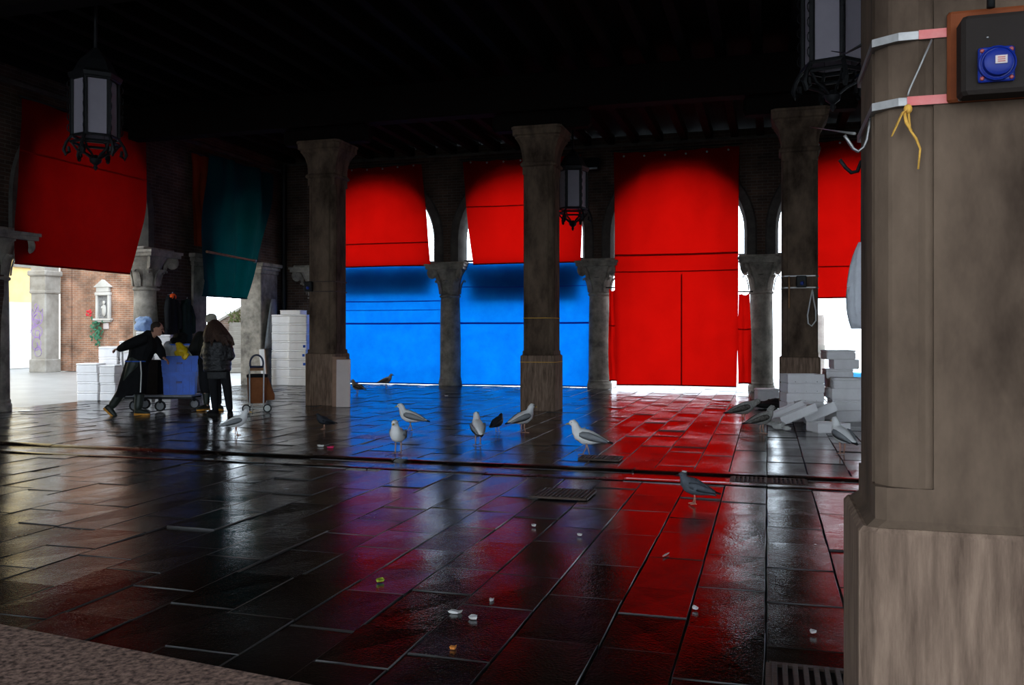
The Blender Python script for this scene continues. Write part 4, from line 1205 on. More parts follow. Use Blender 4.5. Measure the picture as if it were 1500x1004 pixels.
def head(mb, c, face, s=1.0):
    """skull, jaw, nose, brow, lips, ears; face = horizontal direction of gaze"""
    f = Vector(face).normalized(); up = Vector((0, 0, 1)); up = (up - f * up.dot(f)).normalized(); sd = f.cross(up)
    C = Vector(c)
    M = Matrix((f, sd, up)).transposed()
    mb.ellip(C + up * 0.02 * s, (0.098 * s, 0.076 * s, 0.105 * s), M=M)
    mb.ellip(C + f * 0.03 * s - up * 0.055 * s, (0.062 * s, 0.055 * s, 0.062 * s), M=M)
    mb.ellip(C + f * 0.055 * s - up * 0.095 * s, (0.028 * s, 0.03 * s, 0.02 * s), M=M)
    mb.tube([C + f * 0.09 * s + up * 0.015 * s, C + f * 0.118 * s - up * 0.03 * s], [0.009 * s, 0.015 * s], 7, rounded=True)
    mb.tube([C + f * 0.088 * s + up * 0.03 * s + sd * 0.045 * s, C + f * 0.095 * s + up * 0.034 * s, C + f * 0.088 * s + up * 0.03 * s - sd * 0.045 * s], 0.011 * s, 7, rounded=True)
    mb.tube([C + f * 0.085 * s - up * 0.066 * s + sd * 0.02 * s, C + f * 0.092 * s - up * 0.066 * s, C + f * 0.085 * s - up * 0.066 * s - sd * 0.02 * s], 0.009 * s, 6, rounded=True)
    for sg in (-1, 1):
        mb.ellip(C + sd * sg * 0.078 * s - up * 0.005 * s - f * 0.005 * s, (0.022 * s, 0.010 * s, 0.033 * s), M=M)
    return f, sd, up


def eyes(parent, c, face, s=1.0):
    f = Vector(face).normalized(); up = Vector((0, 0, 1)); up = (up - f * up.dot(f)).normalized(); sd = f.cross(up)
    for sg in (-1, 1):
        MB().ellip(Vector(c) + f * 0.082 * s + sd * sg * 0.032 * s + up * 0.008 * s, (0.012 * s,) * 3, 8, 6).build('eye', 'cable_black', parent, smooth='all')


def shoe(parent, ankle, dirv, mname, sole, ln=0.27, pitch=0.0, name='shoe'):
    a = Vector(ankle); d = Vector(dirv).normalized()
    dd = Vector((d.x * math.cos(pitch), d.y * math.cos(pitch), -math.sin(pitch)))
    sd = Vector((-d.y, d.x, 0)); up = dd.cross(sd) * -1
    if up.z < 0: up = -up
    heel = a - dd * 0.06 - up * 0.06
    rr = []; rs2 = []
    for t_, hw, hh in ((0.0, 0.030, 0.075), (0.12, 0.040, 0.10), (0.3, 0.040, 0.095), (0.55, 0.044, 0.072), (0.8, 0.046, 0.055), (0.95, 0.032, 0.04), (1.0, 0.015, 0.02)):
        c = heel + dd * ln * t_
        rr.append([c + sd * hw * x_ + up * hh * z_ for x_, z_ in ((-1, 0), (-1, .5), (-.6, .95), (0, 1), (.6, .95), (1, .5), (1, 0), (0, -0.02))])
        rs2.append([c + sd * hw * 1.08 * x_ + up * z_ for x_, z_ in ((-1, -0.028), (1, -0.028), (1, 0.006), (-1, 0.006))])
    MB().rings(rr).build(name, mname, parent, smooth='all')
    MB().rings(rs2).build('sole', sole, parent, smooth=True)


# --- man pushing the cart (seen from his right/back, leaning to the right)
pf = on_floor(205, 609)
pm = empty('person', (pf.x, pf.y, 0), YAW, 'man in dark shirt and long apron leaning forward to push the blue crates', 'person')
hc = (0.30, 0.0, 1.52)
bm1 = MB()
gaze = (0.95, 0.25, -0.18)
head(bm1, hc, gaze)
capsules(bm1, [([(0.17, 0.0, 1.36), (0.25, 0, 1.44)], [0.065, 0.06]),
               ([(-0.04, 0.02, 0.92), (0.03, 0.02, 1.1), (0.11, 0.01, 1.27), (0.15, 0, 1.36)], [0.145, 0.14, 0.16, 0.11]),
               ([(0.10, -0.17, 1.33), (-0.10, -0.26, 1.22), (-0.30, -0.14, 1.17)], [0.055, 0.045, 0.032]),
               ([(0.16, 0.15, 1.33), (0.31, 0.14, 1.12), (0.42, -0.02, 1.02)], [0.055, 0.045, 0.032]),
               ([(-0.06, -0.09, 0.92), (-0.22, -0.08, 0.52), (-0.48, -0.06, 0.16)], [0.095, 0.065, 0.042]),
               ([(-0.03, 0.10, 0.92), (-0.02, 0.08, 0.5), (-0.06, 0.06, 0.09)], [0.095, 0.065, 0.042])])
hand(bm1, (-0.30, -0.14, 1.17), (-0.95, 0.25, -0.1), (0, 0.3, -1), curl=0.7)
hand(bm1, (0.42, -0.02, 1.02), (0.7, -0.1, -0.5), (0, -0.2, -1), curl=0.5, thumb=-1)
remeshed(bm1, 'body', 'skin', 0.007, pm, 2)
eyes(pm, hc, gaze)
sh1 = MB()
capsules(sh1, [([(-0.06, 0.02, 0.90), (-0.01, 0.02, 1.02), (0.04, 0.015, 1.18), (0.10, 0.01, 1.30), (0.15, 0, 1.39)], [0.18, 0.19, 0.215, 0.20, 0.115], (1.0, 1.05)),
               ([(0.12, -0.16, 1.34), (0.02, -0.22, 1.30)], [0.10, 0.095]), ([(0.16, 0.15, 1.34), (0.22, 0.19, 1.28)], [0.10, 0.09]),
               ([(0.08, -0.17, 1.33), (-0.12, -0.27, 1.23), (-0.28, -0.155, 1.175)], [0.10, 0.085, 0.060]),
               ([(0.17, 0.15, 1.33), (0.31, 0.14, 1.12), (0.40, 0.0, 1.03)], [0.095, 0.082, 0.060])])
remeshed(sh1, 'shirt', 'black_cloth', 0.014, pm, 3)
tr = MB()
capsules(tr, [([(-0.06, -0.09, 0.92), (-0.22, -0.08, 0.52), (-0.45, -0.06, 0.19)], [0.115, 0.085, 0.072]),
              ([(-0.03, 0.10, 0.92), (-0.02, 0.08, 0.5), (-0.055, 0.06, 0.14)], [0.115, 0.085, 0.074]), ([(-0.05, -0.06, 0.95), (-0.04, 0.07, 0.95)], [0.13, 0.13])])
remeshed(tr, 'trousers', 'boot_green', 0.014, pm, 3)
ap = MB(); rr = []
for i in range(12):
    v = i / 11; z = 0.98 - 0.60 * v
    cx_ = -0.05 - 0.13 * v; rx = 0.19 + 0.07 * v; ry = 0.185 + 0.04 * v
    rr.append([Vector((cx_ + rx * math.cos(a) * (1 + 0.05 * v * math.sin(a * 5)), 0.02 + ry * math.sin(a) * (1 + 0.05 * v * math.sin(a * 7)), z - (0.05 * v * (math.cos(a) < 0)))) for a in [2 * math.pi * j / 32 for j in range(32)]])
ap.rings(rr, cap=False)
ap.build('apron', 'black_cloth', pm, smooth='all')
MB().tube([(0.08, -0.17, 0.96), (0.10, -0.18, 0.75), (0.09, -0.19, 0.42)], 0.012, 6, flat=(1, 1)).build('apron_tie', 'tape_white', pm)
MB().tube([(-0.045 + 0.20 * math.cos(a), 0.02 + 0.205 * math.sin(a), 0.955) for a in [2 * math.pi * j / 24 for j in range(25)]], 0.011, 6).build('belt', 'print_blue', pm)
hr = MB(); hr.ellip((hc[0] - 0.012, 0, hc[2] + 0.042), (0.102, 0.081, 0.088))
hr.ellip((hc[0] - 0.05, 0, hc[2] + 0.0), (0.062, 0.074, 0.075))
remeshed(hr, 'hair', 'hair_short', 0.012, pm, 2)
shoe(pm, (-0.505, -0.06, 0.15), (0.85, 0.05, 0), 'boot_green', 'sole_orange', pitch=0.75, name='boot')
shoe(pm, (-0.06, 0.06, 0.09), (0.97, -0.2, 0), 'boot_green', 'sole_orange', name='boot', ln=0.29)

# --- man with cream cap
pf2 = on_floor(306, 602)
pc = empty('person', (pf2.x, pf2.y, 0), YAW, 'man in cream knitted cap and dark jacket standing behind the long haired woman', 'person')
hc2 = (0.03, 0.05, 1.66); gz2 = (-0.55, 0.5, -0.25)
b2m = MB(); head(b2m, hc2, gz2)
capsules(b2m, [([(0.02, 0.05, 1.46), (0.03, 0.05, 1.56)], [0.065, 0.06]), ([(0.0, 0.05, 0.95), (0, 0.05, 1.2), (0.01, 0.05, 1.42)], [0.15, 0.15, 0.13]),
               ([(-0.17, 0.0, 1.42), (-0.28, -0.03, 1.14), (-0.30, 0.2, 1.02)], [0.055, 0.045, 0.032]), ([(0.19, 0.08, 1.42), (0.25, 0.1, 1.12), (0.10, 0.32, 1.02)], [0.055, 0.045, 0.032]),
               ([(-0.09, 0.03, 0.92), (-0.07, 0.02, 0.5), (-0.06, 0.05, 0.09)], [0.095, 0.065, 0.042]), ([(0.09, 0.08, 0.92), (0.11, 0.1, 0.5), (0.13, 0.12, 0.09)], [0.095, 0.065, 0.042])])
hand(b2m, (-0.30, 0.2, 1.02), (0.2, 0.9, -0.1), (0.3, 0, -1)); hand(b2m, (0.10, 0.32, 1.02), (-0.7, 0.6, -0.1), (0, 0, -1))
remeshed(b2m, 'body', 'skin', 0.008, pc, 2); eyes(pc, hc2, gz2)
j2 = MB()
capsules(j2, [([(0, 0.05, 0.88), (0, 0.05, 1.05), (0, 0.05, 1.25), (0.01, 0.05, 1.40), (0.02, 0.05, 1.49)], [0.20, 0.205, 0.215, 0.18, 0.10], (1.0, 1.12)),
              ([(-0.17, 0.0, 1.40), (-0.29, -0.04, 1.14), (-0.30, 0.17, 1.03)], [0.09, 0.085, 0.062]), ([(0.19, 0.08, 1.40), (0.26, 0.1, 1.12), (0.12, 0.30, 1.02)], [0.09, 0.08, 0.06])])
remeshed(j2, 'jacket', 'dark_jacket', 0.016, pc, 3)
t2 = MB(); capsules(t2, [([(-0.09, 0.03, 0.92), (-0.08, 0.02, 0.5), (-0.065, 0.05, 0.40)], [0.12, 0.105, 0.11]), ([(0.09, 0.08, 0.92), (0.11, 0.1, 0.5), (0.125, 0.12, 0.14)], [0.12, 0.09, 0.075]), ([(-0.07, 0.04, 0.92), (0.07, 0.06, 0.92)], [0.13, 0.13])])
remeshed(t2, 'trousers', 'dark_trousers', 0.016, pc, 3)
capb = MB(); capsules(capb, [([(-0.064, 0.045, 0.42), (-0.06, 0.05, 0.14)], [0.075, 0.06])]); remeshed(capb, 'boot_shaft', 'boot_green', 0.016, pc, 2)
shoe(pc, (-0.06, 0.05, 0.09), (-0.5, -0.85, 0), 'boot_green', 'sole_orange', name='boot', ln=0.28); shoe(pc, (0.13, 0.12, 0.09), (0.6, -0.75, 0), 'boot_green', 'sole_orange', name='boot', ln=0.28)
cp_ = MB(); cp_.lathe([(0.098, 0.0), (0.104, 0.02), (0.103, 0.05), (0.096, 0.09), (0.080, 0.125), (0.045, 0.145), (0.01, 0.15)], (0.03, 0.05, 1.665), n=22)
cap_ = cp_.build('knitted_cap', 'cap_cream', pc, smooth='all')
MB().lathe([(0.1, 0.0), (0.109, 0.005), (0.11, 0.045), (0.102, 0.05)], (0.03, 0.05, 1.655), n=22).build('brim', 'cap_cream', cap_, smooth='all')

# --- woman with long hair, puffer jacket
pf3 = on_floor(322, 609)
pw = empty('person', (pf3.x, pf3.y, 0), YAW, 'woman with long brown hair in shiny black padded jacket seen from behind', 'person')
hc3 = (-0.09, 0.02, 1.54); gz3 = (-0.45, 0.85, -0.15)
b3 = MB(); head(b3, hc3, gz3, 0.95)
capsules(b3, [([(-0.06, 0.0, 1.36), (-0.08, 0.01, 1.45)], [0.055, 0.05]), ([(-0.03, 0, 0.9), (-0.04, 0, 1.1), (-0.05, 0, 1.33)], [0.14, 0.125, 0.12]),
              ([(-0.20, 0.02, 1.32), (-0.26, 0.02, 1.06), (-0.22, 0.22, 1.0)], [0.048, 0.04, 0.028]), ([(0.11, 0, 1.32), (0.17, -0.02, 1.05), (0.05, 0.2, 1.0)], [0.048, 0.04, 0.028]),
              ([(-0.11, 0, 0.88), (-0.11, 0, 0.48), (-0.08, 0.0, 0.09)], [0.09, 0.06, 0.038]), ([(0.06, 0.0, 0.88), (0.12, 0.03, 0.48), (0.17, 0.02, 0.09)], [0.09, 0.06, 0.038])])
hand(b3, (-0.22, 0.22, 1.0), (0.1, 0.9, 0), (0.3, 0, -1), 0.9); hand(b3, (0.05, 0.2, 1.0), (-0.6, 0.7, 0), (0, 0, -1), 0.9)
remeshed(b3, 'body', 'skin', 0.008, pw, 2); eyes(pw, hc3, gz3, 0.95)
j3 = MB()
rr = []
for i in range(34):
    v = i / 33; z = 0.77 + 0.60 * v
    ww = (0.225 + 0.015 * math.sin(v * 3)) * (1 if v < 0.82 else 1 - 0.55 * ((v - 0.82) / 0.18) ** 1.6)
    bulg = 1 + 0.055 * abs(math.sin(v * math.pi * 6.5))
    rr.append([Vector((-0.045 + ww * bulg * math.cos(a), ww * 0.78 * bulg * math.sin(a), z)) for a in [2 * math.pi * j / 28 for j in range(28)]])
j3.rings(rr)
for ch in (([(-0.20, 0.02, 1.30), (-0.27, 0.02, 1.06), (-0.22, 0.20, 1.0)]), ([(0.12, 0, 1.30), (0.19, -0.02, 1.05), (0.07, 0.18, 1.0)])):
    P_ = []; R_ = []
    for a, b in zip(ch, ch[1:]):
        for q in range(9):
            P_.append(Vector(a).lerp(Vector(b), q / 9)); R_.append(0.075 + 0.012 * abs(math.sin(len(P_) * 0.75)))
    j3.tube(P_, R_, 12, rounded=True)
remeshed(j3, 'padded_jacket', 'shiny_jacket', 0.012, pw, 1)
k3 = MB(); rr = []
for i in range(6):
    v = i / 5; rr.append([Vector((-0.03 + (0.19 - 0.01 * v) * math.cos(a), 0.15 * math.sin(a), 0.82 - 0.17 * v)) for a in [2 * math.pi * j / 24 for j in range(24)]])
k3.rings(rr); k3.build('jumper_hem', 'grey_knit', pw, smooth='all')
t3 = MB(); capsules(t3, [([(-0.11, 0, 0.88), (-0.11, 0, 0.48), (-0.08, 0.0, 0.12)], [0.105, 0.078, 0.058]), ([(0.06, 0.0, 0.88), (0.12, 0.03, 0.48), (0.165, 0.02, 0.12)], [0.105, 0.078, 0.058]), ([(-0.1, 0, 0.85), (0.04, 0, 0.85)], [0.12, 0.12])])
remeshed(t3, 'trousers', 'dark_trousers', 0.014, pw, 3)
shoe(pw, (-0.08, 0, 0.09), (-0.5, 0.3, 0), 'black_cloth', 'rubber', ln=0.25); shoe(pw, (0.17, 0.02, 0.09), (0.3, -0.8, 0), 'black_cloth', 'rubber', ln=0.25)
hr3 = MB()
hr3.ellip((-0.09, 0.0, 1.575), (0.115, 0.115, 0.115))
rh = random.Random(4)
for i in range(26):
    a = R(rh.uniform(-170, 10)); sx = math.cos(a); sy = math.sin(a)
    top = Vector((-0.09 + 0.085 * sx, 0.0 + 0.085 * sy, 1.60))
    blow = 0.14 * max(0, sx) + rh.uniform(-0.02, 0.06)
    ln = rh.uniform(0.26, 0.38)
    hr3.tube([top, top + Vector((0.04 * sx + blow * 0.35, 0.05 * sy - 0.02, -0.12)), top + Vector((0.05 * sx + blow * 0.9, 0.06 * sy - 0.05, -ln * .7)), top + Vector((0.05 * sx + blow * 1.2, 0.05 * sy - 0.05, -ln))], [0.045, 0.048, 0.042, 0.016], 8, rounded=True)
remeshed(hr3, 'long_hair', 'hair_brown', 0.012, pw, 1)

# ------------------------------------------------------------------ platform cart with crates
pk = on_floor(238, 603)
def spoked_wheel(parent, c, r, name='wheel', axis='y', w_=0.035, hub='grey_plastic'):
    t_ = MB(); N_ = 20
    rs2 = []
    for j in range(N_ + 1):
        a = 2 * math.pi * j / N_
        rs2.append((r * math.cos(a), r * math.sin(a)))
    pr = [(r, -w_ / 2), (r, w_ / 2), (r * 0.72, w_ / 2), (r * 0.72, -w_ / 2)]
    t_.rings([[Vector((q * math.cos(2 * math.pi * j / N_), yv, q * math.sin(2 * math.pi * j / N_))) for q, yv in pr] for j in range(N_ + 1)], cap=False)
    o = t_.build(name, 'rubber', parent, c, smooth=True)
    h_ = MB()
    h_.rings([[Vector((q * math.cos(2 * math.pi * j / N_), yv, q * math.sin(2 * math.pi * j / N_))) for j in range(N_)] for q, yv in ((r * 0.70, -w_ * 0.3), (r * 0.3, -w_ * 0.55), (r * 0.3, w_ * 0.55), (r * 0.70, w_ * 0.3))])
    h_.build('hub', hub, o, smooth=True)
    return o


ct_ = empty('platform_cart', (pk.x, pk.y, 0), YAW, 'low platform cart with wheels carrying the blue crates', 'cart')
MB().box((-0.08, 0.25, 0.285), (1.25, 0.56, 0.04), bev=0.01).build('platform', 'grey_plastic', ct_)
for yy_ in (0.02, 0.48): MB().box((-0.08, yy_, 0.25), (1.25, 0.035, 0.04)).build('chassis_rail', 'iron', ct_)
for wx, wy in ((-0.68, 0.02), (-0.68, 0.48), (-0.03, -0.03), (0.42, 0.48)):
    spoked_wheel(ct_, (max(-0.52, wx), wy, 0.102), 0.1)
    MB().box((max(-0.52, wx), wy, 0.21), (0.05, 0.07, 0.11), bev=0.01).build('caster_fork', 'iron', ct_)
MB().tube([(-0.66, 0.06, 0.3), (-0.76, 0.06, 0.9), (-0.77, 0.06, 1.17), (-0.77, 0.44, 1.17), (-0.76, 0.44, 0.9), (-0.66, 0.44, 0.3)], 0.016, 8).build('push_handle', 'steel', ct_, smooth=True)


def crate(loc, rz, L, W, Hh, label, grp):
    t = empty('plastic_crate', loc, rz, label, 'crate', grp)
    def sq(a, b, z): return [Vector((-a, -b, z)), Vector((a, -b, z)), Vector((a, b, z)), Vector((-a, b, z))]
    l, w2 = L / 2, W / 2
    MB().rings([sq(l * .93, w2 * .93, 0), sq(l * .97, w2 * .97, Hh * .86), sq(l * .94, w2 * .94, Hh * .86), sq(l * .90, w2 * .90, 0.02)]).build('body', 'crate_blue', t)
    MB().rings([sq(l, w2, Hh * .80), sq(l * 1.01, w2 * 1.01, Hh), sq(l * .94, w2 * .94, Hh), sq(l * .95, w2 * .95, Hh * .80)]).build('rim', 'crate_blue', t)
    for sg in (-1, 1):
        MB().box((0, sg * w2 * 0.965, Hh * 0.55), (0.1, 0.02, 0.035), bev=0.006).build('hand_slot', 'plastic_navy', t)
    for u in (-0.6, -0.2, 0.2, 0.6):
        for sg in (-1, 1):
            MB().box((u * l, sg * w2 * 0.96, Hh * 0.4), (0.018, 0.02, Hh * 0.75)).build('rib', 'crate_blue', t)
    return t


cc = Vector((0.20, 0.24, 0))
def cart_pt(x_, y_, z_): return Vector((pk.x, pk.y, 0)) + ex * x_ + ey * y_ + Vector((0, 0, z_))
a_ = YAW + R(14)
GC = 'blue crates on the platform cart'
pt = cart_pt(0.25, 0.22, 0.305); crate(pt, a_, 0.58, 0.44, 0.42, 'blue plastic crate standing on the cart, lower of two', GC)
pt = cart_pt(0.26, 0.22, 0.726); crate(pt, a_, 0.66, 0.48, 0.30, 'blue plastic crate holding bags, upper of two on the cart', GC)
pt = cart_pt(-0.24, 0.22, 0.305)
t = empty('dark_crate', pt, YAW, 'dark grey plastic crate on the cart left of the blue crates', 'crate')
def sq(a, b, z): return [Vector((-a, -b, z)), Vector((a, -b, z)), Vector((a, b, z)), Vector((-a, b, z))]
MB().rings([sq(.13, .19, 0), sq(.15, .21, .62), sq(.135, .195, .62), sq(.12, .18, .02)]).build('body', 'box_dark', t)
MB().rings([sq(.155, .215, .57), sq(.162, .222, .64), sq(.14, .2, .64), sq(.14, .2, .57)]).build('rim', 'box_dark', t)
pt = cart_pt(0.03, 0.14, 0.76)
mb = MB(); mb.ellip((0, 0, 0.22), (0.09, 0.10, 0.24)).ellip((0.03, 0, 0.42), (0.09, 0.08, 0.12)); o = remeshed(mb, 'plastic_bag', 'plastic_white', 0.02, None, 3, pt); crumple(o, 0.05, 11); tag(o, 'white plastic bag stuffed in the upper blue crate', 'bag')
pt = cart_pt(0.33, 0.05, 1.0); mb = MB(); mb.ellip((0, 0, 0.10), (0.11, 0.08, 0.12)).ellip((0.08, 0, 0.03), (0.08, 0.06, 0.06)).ellip((-0.04, 0.0, 0.2), (0.05, 0.05, 0.07)); o = remeshed(mb, 'yellow_bag', 'plastic_yellow', 0.018, None, 2, pt); crumple(o, 0.06, 11); tag(o, 'crumpled yellow bag on top of the upper blue crate', 'bag')
pt = cart_pt(0.27, 0.24, 0.76)
t = empty('plastic_tub', pt, a_, 'clear plastic tub with blue lid behind the bags in the crate', 'tub')
def sq(a, b, z): return [Vector((-a, -b, z)), Vector((a, -b, z)), Vector((a, b, z)), Vector((-a, b, z))]
MB().rings([sq(.17, .1, 0), sq(.2, .12, .46), sq(.19, .11, .46), sq(.16, .09, .01)]).build('body', 'plastic_white', t)
MB().box((0, 0, 0.475), (0.42, 0.26, 0.03), bev=0.008).build('lid', 'crate_blue', t)
pt = cart_pt(0.22, 0.24, 1.25); mb = MB(); mb.ellip((0, 0, 0.05), (0.17, 0.09, 0.06)).ellip((0.05, 0, 0.12), (0.11, 0.07, 0.07)).ellip((-0.06, 0.02, 0.14), (0.09, 0.06, 0.05)); o = remeshed(mb, 'dark_bundle', 'black_cloth', 0.018, None, 2, pt); crumple(o, 0.06, 10); tag(o, 'black cloth bundle lying on the plastic tub', 'bundle')
pt = cart_pt(-0.55, 0.26, 0.305)
t = empty('grey_bin', pt, YAW, 'grey plastic bin standing on the left end of the cart', 'bin')
MB().rings([sq(.09, .13, 0), sq(.12, .16, .42), sq(.105, .145, .42), sq(.08, .12, .02)]).build('body', 'grey_plastic', t)
MB().rings([sq(.125, .165, .38), sq(.132, .172, .43), sq(.11, .15, .43), sq(.11, .15, .38)]).build('rim', 'grey_plastic', t)
# bluish bag on foam stack
mb = MB(); mb.ellip((0, 0, 0.12), (0.20, 0.16, 0.13)).ellip((-0.05, 0.02, 0.22), (0.15, 0.11, 0.09)).ellip((0.07, 0, 0.24), (0.11, 0.09, 0.07))
o = remeshed(mb, 'bluish_bag', 'plastic_bluish', 0.02, None, 2, (topc.x - 0.08, topc.y, 1.49)); crumple(o, 0.06, 9); tag(o, 'translucent bluish plastic bag on the foam boxes behind the leaning man', 'bag')

# ------------------------------------------------------------------ shopping trolley
ps_ = on_floor(377, 604)
tr_ = empty('shopping_trolley', (ps_.x, ps_.y, 0), YAW + R(12), 'brown two wheeled shopping trolley with dark looped handle', 'trolley')
def rbox(hx_, hy_, c, z, cx_=0, cy_=0): return [Vector((a + cx_, b + cy_, z)) for a, b in ((-hx_ + c, -hy_), (hx_ - c, -hy_), (hx_, -hy_ + c), (hx_, hy_ - c), (hx_ - c, hy_), (-hx_ + c, hy_), (-hx_, hy_ - c), (-hx_, -hy_ + c))]
MB().rings([rbox(.14, .11, .03, .17), rbox(.155, .125, .03, .2), rbox(.17, .14, .035, .56), rbox(.175, .145, .035, .66), rbox(.16, .13, .05, .68)]).build('bag', 'trolley_brown', tr_, smooth=True)
MB().rings([rbox(.10, .09, .03, .22, .2, .05), rbox(.105, .095, .03, .3, .2, .05), rbox(.06, .09, .03, .60, .14, .05), rbox(.03, .08, .01, .66, .13, .05)]).build('side_pocket', 'trolley_brown', tr_, smooth=True)
MB().rings([rbox(.178, .148, .03, .64), rbox(.182, .152, .03, .66), rbox(.18, .15, .03, .69), rbox(.1, .08, .03, .70)]).build('flap', 'black_cloth', tr_, smooth=True)
for sg in (-1, 1):
    MB().tube([(sg * 0.12, -0.165, 0.13), (sg * 0.125, -0.165, 0.72), (sg * 0.115, -0.165, 0.84)], 0.013, 8).build('frame_tube', 'trolley_frame', tr_, smooth=True)
    spoked_wheel(tr_, (sg * 0.185, -0.13, 0.078), 0.076, hub='trolley_frame', w_=0.03)
MB().tube([(-0.185, -0.13, 0.078), (0.185, -0.13, 0.078)], 0.01, 8).build('axle', 'trolley_frame', tr_)
MB().box((0, -0.165, 0.79), (0.25, 0.03, 0.05), bev=0.008).build('cross_bar', 'pole_wood', tr_)
MB().tube([(0.115 * math.cos(a), -0.165, 0.90 + 0.15 * math.sin(a)) for a in [R(-25 + 230 * i / 24) for i in range(25)]], 0.017, 8).build('handle_loop', 'trolley_navy', tr_, smooth='all')
MB().tube([(-0.12, -0.165, 0.835), (0.12, -0.165, 0.835)], 0.02, 8).build('handle_bar', 'trolley_navy', tr_, smooth='all')
for sg in (-1, 1): MB().tube([(sg * .1, -0.15, 0.155), (sg * .1, 0.12, 0.155), (sg * .1, 0.13, 0.01)], 0.01, 6).build('foot', 'trolley_frame', tr_)

# ------------------------------------------------------------------ birds
BIRD = {}
def bird_meshes(kind, young, pose=0):
    key = (kind, young, pose)
    if key in BIRD: return BIRD[key]
    if kind == 'gull':
        sec = [(-.29, .175, .006, .024), (-.23, .188, .024, .036), (-.16, .203, .054, .058), (-.07, .218, .086, .084), (.02, .238, .100, .094), (.078, .268, .090, .084),
               (.112, .310, .066, .064), (.126, .348, .052, .050), (.136, .380, .048, .044), (.160, .402, .046, .041), (.188, .400, .034, .031), (.204, .392, .016, .015)]
        if pose == 1:   # stretched low
            sec = [(x_ + max(0, z_ - .28) * 0.55, z_ - max(0, z_ - .27) * 0.45, a, b) for x_, z_, a, b in sec]
        mats = ('gull_speckle', 'gull_brown', 'gull_black') if young else ('gull_white', 'gull_grey', 'gull_black')
    else:
        sec = [(-.19, .085, .006, .026), (-.14, .105, .020, .034), (-.08, .128, .050, .054), (-.02, .148, .072, .070), (.035, .17, .072, .068), (.07, .20, .054, .052),
               (.083, .225, .036, .035), (.092, .243, .031, .029), (.108, .252, .027, .025), (.122, .247, .015, .014)]
        mats = ('pigeon_dark', 'pigeon_dark', 'gull_black') if young else ('pigeon_grey', 'pigeon_grey', 'gull_black')
    N_ = 14; rs2 = []
    for i, (x_, z_, rh_, rw_) in enumerate(sec):
        a = sec[max(0, i - 1)]; b = sec[min(len(sec) - 1, i + 1)]
        t_ = Vector((b[0] - a[0], 0, b[1] - a[1])).normalized(); up = Vector((-t_.z, 0, t_.x)); sd = Vector((0, 1, 0))
        rs2.append([Vector((x_, 0, z_)) + up * rh_ * math.sin(2 * math.pi * j / N_) + sd * rw_ * math.cos(2 * math.pi * j / N_) for j in range(N_)])
    body = MB().rings(rs2).mesh('body', mats[0], 'all')
    s = 1.0 if kind == 'gull' else 0.68
    zo = 0 if kind == 'gull' else -0.008
    def wing(sg):
        m_ = MB(); pr = [(.075, .275, .020, .062, .072), (.03, .285, .045, .082, .086), (-.05, .282, .055, .082, .080), (-.14, .268, .045, .060, .062), (-.22, .252, .030, .040, .040), (-.27, .242, .018, .026, .026)]
        rr2 = []
        for x_, z_, hh, y0, y1 in [(a0, a1 - 0.02 + a0 * 0.17, a2 * 1.1, a3 * 1.08, a4 * 1.1) for a0, a1, a2, a3, a4 in pr]:
            rr2.append([Vector((x_ * s, sg * (y0 + .010) * s, (z_ + hh * .75) * s + zo)), Vector((x_ * s, sg * (y1 + .016) * s, (z_) * s + zo)), Vector((x_ * s, sg * (y1 + .004) * s, (z_ - hh) * s + zo)), Vector((x_ * s, sg * (y0 - .012) * s, (z_) * s + zo))])
        return m_.rings(rr2).mesh('wing', mats[1], 'all')
    def tip(sg):
        return MB().rings([[Vector((x_ * s, sg * y_ * s, (z_ + dz) * s + zo)) for y_, dz in ((y0, .012), (y0 + .02, 0), (y0, -.012), (y0 - .02, 0))] for x_, z_, y0 in ((-.24, .182, .03), (-.29, .168, .016), (-.335, .158, .004))]).mesh('wing_tip', mats[2], 'all')
    h_ = sec[-1]
    beak = MB().tube([(h_[0] - .012 * s, 0, h_[1]), (h_[0] + .03 * s, 0, h_[1] - .003), (h_[0] + .052 * s, 0, h_[1] - .016 * s)], [.014 * s, .010 * s, .003 * s], 8).mesh('beak', 'gull_black' if (young or kind != 'gull') else 'beak_yellow', 'all')
    eye = MB()
    e_ = sec[-3]
    ey_ = [MB().ellip((e_[0] + .012 * s, sg * e_[3] * .93, e_[1] + .008 * s), (.006 * s,) * 3, 6, 5).mesh('eye', 'cable_black', 'all') for sg in (-1, 1)]
    def leg(sg, fx):
        m_ = MB(); y_ = sg * .034 * s; zt_ = sec[4 if kind == 'gull' else 3][1] - .05 * s
        xk = -0.005 * s
        m_.tube([(xk, y_, zt_), (xk - .012 * s + fx * .35, y_, zt_ * .48), (xk + fx, y_, .010)], [.012 * s, .0085 * s, .007 * s], 7)
        for a in (-28, 0, 28):
            m_.tube([(xk + fx, y_, .010), (xk + fx + .06 * s * math.cos(R(a)), y_ + .06 * s * math.sin(R(a)), .005)], [.0075 * s, .004 * s], 6)
        if kind == 'gull':
            m_.add([(xk + fx, y_, .008)] + [(xk + fx + .052 * s * math.cos(R(a)), y_ + .052 * s * math.sin(R(a)), .005) for a in (-28, 0, 28)], [(0, 1, 2), (0, 2, 3)])
        m_.tube([(xk + fx, y_, .010), (xk + fx - .022 * s, y_, .006)], [.006 * s, .004 * s], 6)
        return m_.mesh('leg', 'leg_pink', 'all')
    stride = 0.045 if pose == 2 else 0.015
    BIRD[key] = (body, [('wing', wing(-1)), ('wing', wing(1)), ('wing_tip', tip(-1)), ('wing_tip', tip(1)), ('beak', beak), ('eye', ey_[0]), ('eye', ey_[1]), ('leg', leg(-1, stride * s)), ('leg', leg(1, -stride * s))])
    return BIRD[key]


